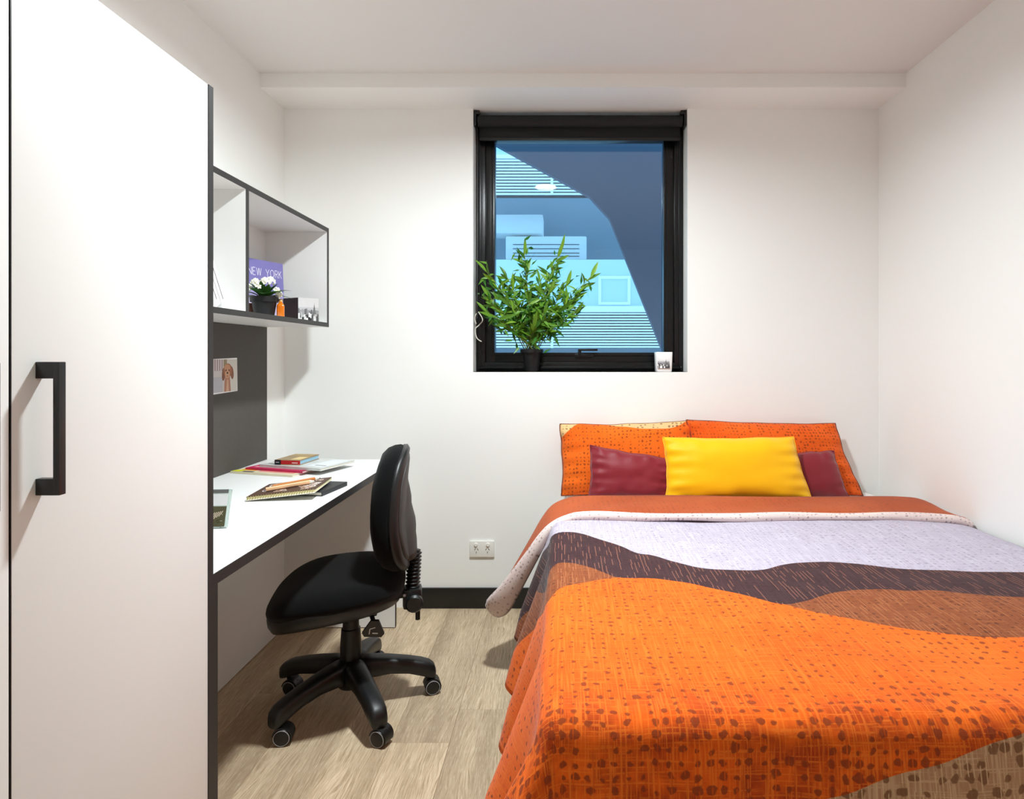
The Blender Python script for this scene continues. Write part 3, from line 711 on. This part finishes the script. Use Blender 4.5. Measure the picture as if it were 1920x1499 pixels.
ends = [(983, 478, 2.97), (1050, 474, 2.95), (1108, 520, 2.93), (1085, 552, 2.94), (1078, 588, 2.92), (912, 510, 2.89), (950, 520, 2.95), (915, 555, 2.88), (912, 585, 2.87),
        (962, 545, 2.93), (1012, 530, 2.98), (1030, 548, 2.90), (1062, 535, 2.97), (990, 562, 2.89), (932, 540, 2.91), (1062, 575, 2.95), (1020, 590, 2.90), (968, 592, 2.92), (1000, 615, 2.91), (1040, 508, 2.94), (985, 510, 2.99), (955, 572, 2.90), (1045, 600, 2.96), (945, 600, 2.93)]
rs = random.Random(11); nl = 0
base0 = Vector((PX, PY, WZ0+.088))
for e, (ex, ey, ed) in enumerate(ends):
    a = base0+Vector((rs.uniform(-.03, .03), rs.uniform(-.03, .03), 0)); c = px(ex, ey, ed)
    mid = Vector((a.x*.62+c.x*.38, a.y*.6+c.y*.4, a.z*.40+c.z*.60))
    cv = [(1-q)**2*a+2*q*(1-q)*mid+q*q*c for q in [k/9 for k in range(10)]]
    MB().tube(cv, [.0027-.0017*k/9 for k in range(10)], 5).build('stem', STEM, plant, smooth=True)
    for k in range(12):
        q = .34+.66*(k/11)**.85; P = (1-q)**2*a+2*q*(1-q)*mid+q*q*c
        T = ((mid-a)*(1-q)+(c-mid)*q).normalized()
        az = rs.uniform(0, 2*PI); side = Vector((math.cos(az), math.sin(az)*.7, rs.uniform(-.25, .5)))
        D = (T*(.35+1.3*(k > 9))+side*(.95-.4*(k == 11))).normalized()
        if k == 11: D = (T*1.1+Vector((0, 0, .5))+side*.3).normalized()
        Lf = .086
        if P.y+D.y*Lf > 3.035: D.y = -abs(D.y); D.normalize()
        if P.y+D.y*Lf > 2.94 and P.x+D.x*Lf < WX0+.012: D.x = abs(D.x)
        if P.x < WX0+.01 and P.y > 2.93: continue
        X = D.cross(Vector((rs.uniform(-.6, .6), rs.uniform(-1.2, -.3), rs.uniform(-.2, .9)))).normalized(); Z = X.cross(D).normalized()
        M = Matrix((X, D, Z)).transposed().to_4x4()
        o = bpy.data.objects.new('leaf', lm[rs.choice((0, 0, 1, 2))]); C.objects.link(o); o.parent = plant
        sc = rs.uniform(.8, 1.12); o.matrix_local = Matrix.Translation(P-Vector((PX, PY, WZ0))) @ M @ Matrix.Scale(sc, 4); nl += 1

# the smaller inner leaves, too many to tell apart
fm = MB()
for e in range(620):
    ex, ey, ed = rs.choice(ends); c = px(ex, ey, ed); q = rs.uniform(.35, 1.0)
    mid = Vector((base0.x*.62+c.x*.38, base0.y*.6+c.y*.4, base0.z*.40+c.z*.60))
    P = (1-q)**2*base0+2*q*(1-q)*mid+q*q*c+Vector((rs.gauss(0, .026), rs.gauss(0, .014), rs.gauss(0, .024)))
    D = Vector((rs.gauss(0, 1)+(P.x-PX)*2, rs.gauss(0, .5), rs.gauss(.15, .8))).normalized(); L_ = rs.uniform(.035, .062)
    P.y = min(P.y, 3.03)
    if P.y+D.y*L_ > 3.035: D.y = -abs(D.y)
    if min(P.x, P.x+D.x*L_) < WX0+.012 and P.y > 2.90: continue
    X = D.cross(Vector((rs.uniform(-.6, .6), -1, rs.uniform(-.3, .8)))).normalized(); Z = X.cross(D)
    w_ = L_*.13; fm.add([P, P+D*L_*.35+X*w_+Z*w_*.3, P+D*L_-Z*L_*.1, P+D*L_*.35-X*w_+Z*w_*.3, P+D*L_*.4], [[0, 4, 1], [1, 4, 2], [2, 4, 3], [3, 4, 0]], 0 if rs.random() < .55 else 1)
fo = fm.build('small_leaves', [leaf_mat('bamboo_leaf_dark', lin(18, 70, 18), lin(60, 120, 34)), leaf_mat('bamboo_leaf_mid', lin(44, 108, 28), lin(110, 160, 48))], plant, smooth=True); fo['kind'] = 'stuff'

# ------------------------------------------------------------------ skyline prints (a tall-spired city in grey)
def skyline(w, h, seed, spire=.62, sky=(205, 204, 204)):
    r = random.Random(seed); it = [(rect(0, 0, w, h), sky), (rect(0, h*.48, w, h*.60), (186, 186, 188)), (rect(0, 0, w, h*.48), (150, 149, 150))]
    for row, (b, hh, cols) in enumerate(((0, .52, ((120, 120, 122), (150, 150, 150), (96, 95, 96))), (0, .38, ((60, 58, 60), (178, 178, 176), (110, 108, 110), (228, 228, 226))), (0, .22, ((34, 33, 35), (205, 204, 202), (80, 78, 80), (236, 236, 234))))):
        x = 0
        while x < w*.98:
            bw = w*r.uniform(.05, .12); x1 = min(w, x+bw); y1 = h*hh*r.uniform(.55, 1.05)
            it.append((rect(x, 0, x1, y1), r.choice(cols))); x += bw*r.uniform(.7, 1.15)
        if row == 0:
            sx = w*spire
            it += [(rect(sx-w*.06, 0, sx+w*.06, h*.50), (112, 112, 114)), (rect(sx-w*.035, h*.5, sx+w*.035, h*.60), (96, 96, 98)), (rect(sx-w*.018, h*.6, sx+w*.018, h*.68), (84, 84, 86)), ([(sx-w*.008, h*.68), (sx+w*.008, h*.68), (sx, h*.82)], (70, 70, 72))]
    return it
WHITEGL = mat('white_glaze', (238, 237, 236), .25, .5, .01, 20)
# white candle cup on the sill
q0 = px(1244, 697, 2.985)
cup = thing('candle_holder', 'white square candle holder with a grey skyline print on the window sill', 'candle holder', (q0.x, 2.99, WZ0), math.radians(-3))
rg = [[Vector((x*s, y*s, z)) for x, y in sup(.041, .041, 32, 6)] for s, z in ((.90, .0005), (.93, .006), (1.0, .092), (.97, .094), (.92, .092), (.88, .05), (.05, .05))]
MB().rings(rg).build('cup', WHITEGL, cup, local=True, auto=40)
MB().lathe([(.034, .0505), (.034, .060), (.003, .061)], 20).build('wax', mat('cream_wax', (236, 228, 208), .6), cup, local=True, auto=40)
prints('skyline_print', cup, (-.031, -.0405, .018), (1, 0, 0), (0, .045, 1), skyline(.056, .056, 3, .70, (228, 227, 228)), local=True, lift=.0012)

# ------------------------------------------------------------------ things on the wall shelf
SB = SZ0+TH+.0006
PAPER = mat('page_edges', (228, 224, 212), .85, .2, .05, 200)
def book(name, label, w, d, t_, loc, rotz, cov, group=None, tilt=None, spine=None, pages=PAPER, cat_='book'):
    """lying book: width x (spine along the x- side edge at y = -d/2), depth y, thickness z"""
    o = thing(name, label, cat_, loc, rotz, group); c = .0022 if t_ > .008 else .0008
    T = tilt or Matrix.Identity(4)
    MB().box(-w/2, w/2, -d/2, d/2, t_-c, t_, 0, 0, T).build('front_cover', cov, o, local=True)
    MB().box(-w/2, w/2, -d/2, d/2, 0, c, 0, 0, T).build('back_cover', cov, o, local=True)
    MB().box(-w/2, w/2, -d/2, -d/2+c, c, t_-c, 0, 0, T).build('spine', spine or cov, o, local=True)
    MB().box(-w/2+.002, w/2-.002, -d/2+c, d/2-.003, c, t_-c, 0, 0, T).build('pages', pages, o, local=True)
    return o
# two white books leaning in the left compartment, spines to the room
WBK = mat('white_cover', (240, 240, 240), .5, .3, .02)
ln = math.radians(32)
for k, (yb, hgt, dep, lab) in enumerate(((1.967, .25, .20, 'white book leaning over in the left shelf compartment, nearer the divider'), (1.928, .24, .19, 'white book leaning in the left shelf compartment, farther from the divider'))):
    # book frame: x = height, y = depth (spine side towards the room), z = thickness
    R = Matrix.Rotation(0, 4, 'Z')
    up = Vector((0, -math.sin(ln), math.cos(ln))); th_ = Vector((0, -math.cos(ln), -math.sin(ln))); dp = Vector((-1, 0, 0))
    T = Matrix((up, dp, th_)).transposed().to_4x4()
    T = Matrix.Translation(up*(hgt/2)+dp*(dep/2)+Vector((0, 0, .0165))) @ T
    bk = book('book', lab, hgt, dep, .028, (-1.048, yb, SB-.0005), 0, WBK, 'white leaning books', T)
    for ch_ in bk.children:
        if ch_.name.startswith('spine'):
            prints('spine_lettering', ch_, T @ Vector((-.02, -dep/2-.0003, .014)), T.to_3x3() @ Vector((1, 0, 0)), T.to_3x3() @ Vector((0, 0, 1)), [(rect(-.08, -.0012, .05, .0012), (70, 70, 74))], local=True)
# NEW YORK book leaning at the back of the right compartment
pA, pB = Vector((-1.243, 2.468, 0)), Vector((-1.178, 2.652, 0)); dv = (pB-pA).normalized(); ang = math.atan2(dv.y, dv.x)
NYW, NYH = .195, .242
ny = thing('book', 'purple upright book titled NEW YORK behind the flower pot', 'book', ((pA+pB)/2).to_tuple()[:2]+(SB,), ang)
lean = Matrix.Rotation(math.radians(-3), 4, 'X')
PURP = mat('purple_cover', (122, 116, 178), .45, .4, .03, 8)
for nm, y0, y1, mm in (('front_cover', -.010, -.008, PURP), ('back_cover', .008, .010, PURP), ('pages', -.008, .008, PAPER)):
    MB().box(-NYW/2, NYW/2-(.003 if nm == 'pages' else 0), y0, y1, 0 if nm != 'pages' else .002, NYH-(.003 if nm == 'pages' else 0), 0, 0, lean).build(nm, mm, ny, local=True)
GL = {'N': [(0, 0, 0, 1), (0, 1, .8, 0), (.8, 0, .8, 1)], 'E': [(0, 0, 0, 1), (0, 1, .6, 1), (0, .5, .55, .5), (0, 0, .6, 0)], 'W': [(0, 1, .28, 0), (.28, 0, .55, 1), (.55, 1, .82, 0), (.82, 0, 1.1, 1)],
      'Y': [(0, 1, .4, .45), (.8, 1, .4, .45), (.4, .45, .4, 0)], 'R': [(0, 0, 0, 1), (0, 1, .45, 1), (.45, 1, .6, .86), (.6, .86, .6, .64), (.6, .64, .45, .5), (.45, .5, 0, .5), (.3, .5, .65, 0)],
      'K': [(0, 0, 0, 1), (0, .42, .6, 1), (.2, .62, .65, 0)], 'O': [(.45+.45*math.cos(2*PI*i/14), .5+.5*math.sin(2*PI*i/14), .45+.45*math.cos(2*PI*(i+1)/14), .5+.5*math.sin(2*PI*(i+1)/14)) for i in range(14)]}
WD = {'N': .8, 'E': .6, 'W': 1.1, 'Y': .8, 'R': .65, 'K': .65, 'O': .9}
it = [(rect(0, 0, NYW, NYH*.38), (196, 186, 214)), (rect(0, NYH*.38, NYW, NYH*.5), (158, 150, 200))]; x = 0; lh = .030; txt = 'NEW YORK'
tot = sum(WD.get(c, .55)+.28 for c in txt)-.28; sc = (NYW-.022)/tot
x = .011
for c in txt:
    for a in GL.get(c, []): it.append((stroke(x+a[0]*sc, .178+a[1]*lh, x+a[2]*sc, .178+a[3]*lh, .0022), (236, 234, 246)))
    x += (WD.get(c, .55)+.28)*sc
prints('cover_print', ny, lean @ Vector((-NYW/2, -.0101, 0)), (1, 0, 0), lean.to_3x3() @ Vector((0, 0, 1)), it, local=True)
# white flowering plant
fl = thing('flower_pot', 'white flowering plant in a small black pot on the shelf', 'potted plant', (-1.098, 2.315, SB))
MB().lathe([(.034, 0), (.042, .052), (.048, .052), (.049, .072), (.045, .072), (.042, .055), (.002, .054)], 26).build('pot', POT, fl, local=True, auto=40)
MB().lathe([(.043, .0545), (.02, .06), (.003, .061)], 16).build('soil', SOIL, fl, local=True, smooth=True)
KLEAF = leaf_mat('flower_leaf', lin(24, 62, 22), lin(66, 112, 48), .12); PETAL = mat('white_petal', (244, 243, 232), .6, .3, .02, 90); CENT = mat('flower_centre', (206, 196, 96), .7)
kl = leaf_mesh('leaf',   .078, .021, KLEAF, .2, .55); kl2 = leaf_mesh('leaf', .058, .015, KLEAF, .25, .15)
for k in range(16):
    az = k*2.4+.3; tl = .5+.6*(k/15); me = kl if k < 9 else kl2
    o = bpy.data.objects.new('leaf', me); C.objects.link(o); o.parent = fl
    o.matrix_local = Matrix.Translation((.012*math.cos(az), .012*math.sin(az), .066+.012*k/15)) @ Matrix.Rotation(az-PI/2, 4, 'Z') @ Matrix.Rotation(tl, 4, 'X')
for k, (dx, dy, dz) in enumerate(((.012, -.018, .124), (-.030, -.004, .122), (.044, .004, .094), (-.046, -.018, .104), (.016, .014, .130), (.056, -.002, .078), (-.008, -.03, .106))):
    MB().tube([(0, 0, .06), (dx*.5, dy*.5, .06+(dz-.06)*.6), (dx, dy, dz)], .0016, 5).build('stem', KLEAF, fl, local=True, smooth=True)
    hd = MB(); rr = random.Random(k+40)
    nfl = 12 if k in (0, 1, 4) else 7
    for j in range(nfl):
        zz = 1-1.5*(j+.5)/nfl; a = j*2.4; rq = math.sqrt(max(0, 1-zz*zz)); N = Vector((rq*math.cos(a), rq*math.sin(a)-.35, zz*.8+.1)).normalized()
        P = Vector((dx, dy, dz))+N*(.015 if nfl > 8 else .010); A = N.cross(Vector((.1, 0, 1))).normalized(); B = N.cross(A)
        for q in range(5):
            b_ = 2*PI*q/5+rr.uniform(-.1, .1); D = A*math.cos(b_)+B*math.sin(b_); E_ = N.cross(D)
            hd.add([P, P+D*.004+E_*.0033+N*.0012, P+D*.0085+E_*.002+N*.002, P+D*.0085-E_*.002+N*.002, P+D*.004-E_*.0033+N*.0012], [[0, 1, 2, 3, 4]], 0)
        hd.add([P+N*.0014+(A*math.cos(u)+B*math.sin(u))*.0018 for u in (0, 1.26, 2.51, 3.77, 5.03)], [[0, 1, 2, 3, 4]], 1)
    hd.build('flower_head', [PETAL, CENT], fl, local=True)
# orange glass bottle and a small brown jar either side of the pot
OG, t, p = newmat('orange_glass'); co = t.n('ShaderNodeTexCoord').outputs['Object']
t.set(p.inputs['Base Color'], t.mix(t.noise(co, 40), lin(226, 104, 6), lin(250, 150, 20))); p.inputs['Roughness'].default_value = .12; p.inputs['Transmission Weight'].default_value = .35; p.inputs['Coat Weight'].default_value = .5
bt = thing('bottle', 'small orange glass bottle right of the flower pot on the shelf', 'bottle', (-1.047, 2.336, SB), .4)
MB().rings([[Vector((x*s, y*s, z)) for x, y in sup(.0135, .0135, 24, 4)] for s, z in ((.9, 0), (1, .003), (1, .038), (.85, .046), (.5, .050), (.45, .056))]).build('glass', OG, bt, local=True, auto=40)
MB().lathe([(.007, .0562), (.007, .064), (.005, .066)], 14).build('cap', mat('pale_cap', (222, 186, 130), .4), bt, local=True, auto=40)
jr = thing('jar', 'small mottled brown jar left of the flower pot on the shelf', 'jar', (-1.168, 2.338, SB))
MB().lathe([(.018, 0), (.023, .008), (.024, .036), (.019, .046), (.019, .050), (.015, .050), (.014, .04), (.002, .04)], 22).build('body', mat('mottled_brown', (112, 74, 62), .6, .4, .6, 120, .3, 150), jr, local=True, auto=40)
# box with the skyline print
Cc, Lc, Rc = Vector((-1.092, 2.598, 0)), Vector((-1.172, 2.640, 0)), Vector((-1.030, 2.656, 0))
bxh = .096; e1, e2 = Lc-Cc, Rc-Cc
pbx = thing('box', 'dark box with a grey skyline picture on one side, at the shelf end', 'box', (Cc.x, Cc.y, SB))
MB().prism([(0, 0), tuple(e2.xy), tuple((e1+e2).xy), tuple(e1.xy)], 0, bxh).build('body', mat('dark_brown_card', (40, 26, 18), .6, .3, .1, 40), pbx, local=True)
prints('skyline_print', pbx, (0, 0, 0), tuple(e2), (0, 0, 1), skyline(e2.length, bxh, 8, .78), local=True)

# ------------------------------------------------------------------ things on the desk
DT = DH+.0006
a16 = math.radians(-16)
dv = Vector((math.cos(a16), math.sin(a16), 0)); nv = Vector((-dv.y, dv.x, 0))
def at(base, a, b_, z): return (base+dv*a+nv*b_).to_tuple()[:2]+(z,)
A0 = Vector((-1.283, 2.430, 0))
YC, MG, GR = mat('cream_magazine', (232, 222, 190), .4, .5, .12, 25), mat('magenta_magazine', (196, 34, 88), .4, .5, .1, 25), mat('pale_magazine', (206, 208, 204), .35, .5, .25, 22)
BRC, RED = mat('tan_photo_cover', (160, 132, 92), .45, .4, .35, 30), mat('red_spine', (186, 22, 30), .45, .4, .04)
m1 = book('magazine', 'cream magazine with a yellow corner, bottom of the stack on the desk', .285, .215, .008, at(A0, .1425, .1075, DT), a16, YC, 'magazines on the desk', cat_='magazine')
prints('cover_print', m1, (-.1425, -.1075, .0081), (1, 0, 0), (0, 1, 0), [(rect(.002, .002, .045, .03), (214, 216, 40)), (rect(.05, .003, .10, .018), (70, 66, 60)), (rect(.02, .03, .09, .06), (240, 176, 60)), (rect(.11, .02, .27, .05), (232, 150, 140))], local=True)
m2 = book('magazine', 'magenta magazine in the middle of the stack on the desk', .270, .205, .007, at(A0, .168, .142, DT+.0086), a16-.03, MG, 'magazines on the desk', cat_='magazine')
prints('cover_print', m2, (-.135, -.1025, .0071), (1, 0, 0), (0, 1, 0), [(rect(.01, .004, .26, .02), (200, 30, 84)), (rect(.02, .022, .25, .04), (236, 168, 176))], local=True)
m3 = book('magazine', 'pale grey magazine under the red book on the desk', .290, .205, .010, at(A0, .225, .165, DT+.0162), a16-.05, GR, 'magazines on the desk', cat_='magazine')
prints('cover_print', m3, (-.145, -.1025, .0101), (1, 0, 0), (0, 1, 0), [(rect(.005, .06, .10, .10), (176, 190, 172)), (rect(.02, .02, .08, .03), (84, 84, 84)), (rect(.2, .02, .285, .19), (222, 226, 228)), (rect(.22, .05, .27, .06), (120, 122, 124))], local=True)
m4 = book('book', 'small thick book with a red spine on top of the magazine stack', .105, .150, .019, at(A0, .178, .160, DT+.0268), a16+.16, BRC, spine=RED, pages=mat('blue_pages', (150, 190, 212), .7, .3, .15, 80))
prints('cover_print', m4, (-.0525, -.075, .0191), (1, 0, 0), (0, 1, 0), [(rect(.005, .09, .10, .145), (176, 148, 100)), (rect(.06, .01, .10, .08), (226, 200, 140))], local=True)
prints('spine_print', m4, (-.0525, -.0751, 0), (1, 0, 0), (0, 0, 1), [(rect(0, 0, .026, .019), (26, 28, 34)), (rect(.005, .008, .019, .011), (180, 180, 184)), (rect(.072, .006, .096, .010), (236, 190, 190))], local=True)
# spiral notebook with pencils, half on a black hardback
BB = mat('black_hardback', (40, 40, 42), .5, .4, .1, 60)
bb = book('book', 'black hardback book under the spiral notebook on the desk', .170, .090, .014, (-.808, 2.118, DT), math.radians(82), BB)
NBK = mat('notebook_cover', (92, 66, 52), .5, .4, .7, 26)
na = math.radians(6)
NT_ = Matrix.Translation((-.896, 2.080, DT+.0116)) @ Matrix.Rotation(na, 4, 'Z') @ Matrix.Rotation(math.radians(-5.6), 4, 'Y')
nb = thing('notebook', 'spiral notebook with a brown collage cover near the desk edge', 'notebook', NT_.to_translation(), na); nb.matrix_basis = NT_
MB().box(-.105, .105, -.115, .10, .0, .0012).build('back_cover', PAPER, nb, local=True)
MB().box(-.104, .104, -.102, .099, .0013, .0085).build('pages', mat('cream_pages', (232, 222, 176), .8, .2, .05, 150), nb, local=True)
nc = MB().box(-.105, .105, -.102, .10, .0087, .0096).build('front_cover', NBK, nb, local=True)
it = [(rect(.002, .002, .208, .200), (84, 60, 48))]; rr = random.Random(5)
for k in range(26):
    x, y, r1, r2, ra_ = rr.uniform(.024, .186), rr.uniform(.024, .178), rr.uniform(.010, .022), rr.uniform(.010, .020), rr.uniform(0, 3)
    it += [(ell(x, y, r1, r2, 11, ra_), rr.choice(((216, 200, 188), (228, 220, 214), (190, 160, 140)))), (ell(x, y, r1*.72, r2*.72, 11, ra_), rr.choice(((70, 48, 40), (130, 96, 78), (164, 128, 106)))), (ell(x+.003, y, r1*.35, r2*.35, 9, ra_), (222, 208, 198))]
prints('cover_print', nc, (-.105, -.102, .0097), (1, 0, 0), (0, 1, 0), it, local=True)
sp = MB()
for k in range(26):
    x = -.098+k*.196/25
    sp.tube([(x+.002*math.sin(q*.7), -.108+.0070*math.cos(q), .0052+.0065*math.sin(q)) for q in [2*PI*i/8 for i in range(9)]], .0008, 4)
sp.build('spiral', mat('brass_wire', (200, 184, 120), .35, metal=.6), nb, local=True, smooth=True)
WOODP = mat('pale_pencil', (236, 190, 146), .5, .4, .05); WOODB = mat('brown_pencil', (196, 122, 66), .5, .4, .05); LEAD = mat('pencil_tip', (60, 50, 46), .5)
for nm, c_, m_, lab, ra, ln_ in (('pencil', (.01, -.03), WOODP, 'pale wooden pencil lying on the spiral notebook', math.radians(24), .15), ('pencil', (.015, .015), WOODB, 'brown wooden pencil lying behind the pale one on the notebook', math.radians(28), .15)):
    pc = thing(nm, lab, 'pencil', (0, 0, 0), 0, 'pencils on the notebook'); pc.matrix_basis = NT_ @ Matrix.Translation(c_+(.0124,)) @ Matrix.Rotation(ra, 4, 'Z')
    MX = Matrix.Translation((-ln_/2, 0, .0066)) @ Matrix.Rotation(PI/2, 4, 'Y')
    MB().lathe([(.0064, 0), (.0064, ln_-.018)], 6, M=MX).build('shaft', m_, pc, local=True)
    MB().lathe([(.0064, ln_-.018), (.002, ln_-.004)], 6, M=MX).build('sharpened_end', PAPER, pc, local=True)
    MB().lathe([(.002, ln_-.004), (.0004, ln_)], 6, M=MX).build('tip', LEAD, pc, local=True)
# acrylic picture stand, mostly behind the wardrobe edge
AC, t, p = newmat('acrylic'); co = t.n('ShaderNodeTexCoord').outputs['Object']
t.set(p.inputs['Base Color'], t.mix(t.noise(co, 20), (.78, .93, .86, 1), (.86, .97, .92, 1))); p.inputs['Roughness'].default_value = .06; p.inputs['Transmission Weight'].default_value = .6; p.inputs['IOR'].default_value = 1.45
br = px(420, 992, 1.645)
pf = thing('photo_stand', 'clear acrylic photo stand on the desk beside the wardrobe', 'photo frame', (br.x-.075, 1.645, DT), math.radians(4))
TL_ = Matrix.Translation((0, 0, .004)) @ Matrix.Rotation(math.radians(-17), 4, 'X')
MB().box(-.078, .078, 0, .010, 0, .098, 0, .001, TL_).build('block', AC, pf, local=True)
MB().box(-.06, .06, .002, .05, 0, .004).build('foot', AC, pf, local=True)
it = [(rect(0, 0, .146, .052), (92, 88, 62)), (rect(0, .054, .146, .084), (240, 240, 240)), (rect(0, .086, .146, .096), (112, 112, 110))]; rr = random.Random(9)
for k in range(40):
    x, y = rr.uniform(.004, .14), rr.uniform(.004, .048); it.append((stroke(x, y, x+rr.uniform(-.004, .012), min(.051, y+rr.uniform(0, .006)), .0016), rr.choice(((140, 132, 100), (60, 60, 44), (176, 166, 140), (70, 74, 50)))))
for k in range(5): it.append((stroke(.105+k*.006, .014+k*.003, .118+k*.005, .036+k*.001, .002), (222, 206, 182)))
prints('photo', pf, TL_ @ Vector((-.073, -.0002, .001)), (1, 0, 0), TL_.to_3x3() @ Vector((0, 0, 1)), it, local=True)
# dog snapshot pinned to the board
ph = thing('photo_print', 'snapshot of a curly brown dog pinned to the charcoal board', 'photo', (XL+.0102, 2.415, 1.105))
PWD, PHT = .176, .132
MB().box(0, .0006, -PWD/2, PWD/2, -PHT/2, PHT/2, 0, 0, Matrix.Rotation(math.radians(1.5), 4, 'X')).build('paper', WBK, ph, local=True)
it = [(rect(.004, .004, PWD-.004, PHT-.004), (206, 200, 198)), (rect(.004, .004, .068, .062), (186, 186, 194)), (rect(.09, .004, PWD-.004, PHT-.004), (212, 208, 200))]
for k in range(4): it.append((rect(.012+k*.016, .085, .018+k*.016, PHT-.004), (150, 118, 120)))
it += [(rect(.074, .10, .098, PHT-.004), (150, 136, 108)),
       ([(.078, .004), (.126, .004), (.122, .04), (.118, .07), (.086, .07), (.080, .04)], (176, 124, 98)), ([(.092, .004), (.112, .004), (.108, .05), (.098, .05)], (206, 166, 138)),
       (ell(.074, .072, .012, .026, 14, -.15), (128, 78, 54)), (ell(.134, .076, .013, .026, 14, .2), (134, 84, 58)), (ell(.104, .086, .031, .027), (160, 100, 68)), (ell(.100, .096, .022, .014), (198, 146, 108)),
       (ell(.101, .072, .018, .017), (204, 156, 122)), (ell(.092, .086, .004, .004, 8), (44, 26, 20)), (ell(.112, .086, .004, .004, 8), (44, 26, 20)), (ell(.101, .076, .006, .0045, 10), (52, 30, 24)), (stroke(.094, .064, .108, .064, .002), (96, 56, 44))]
prints('picture', ph, Vector((.0007, -PWD/2, -PHT/2)), (0, 1, 0), (0, 0, 1), it, local=True)
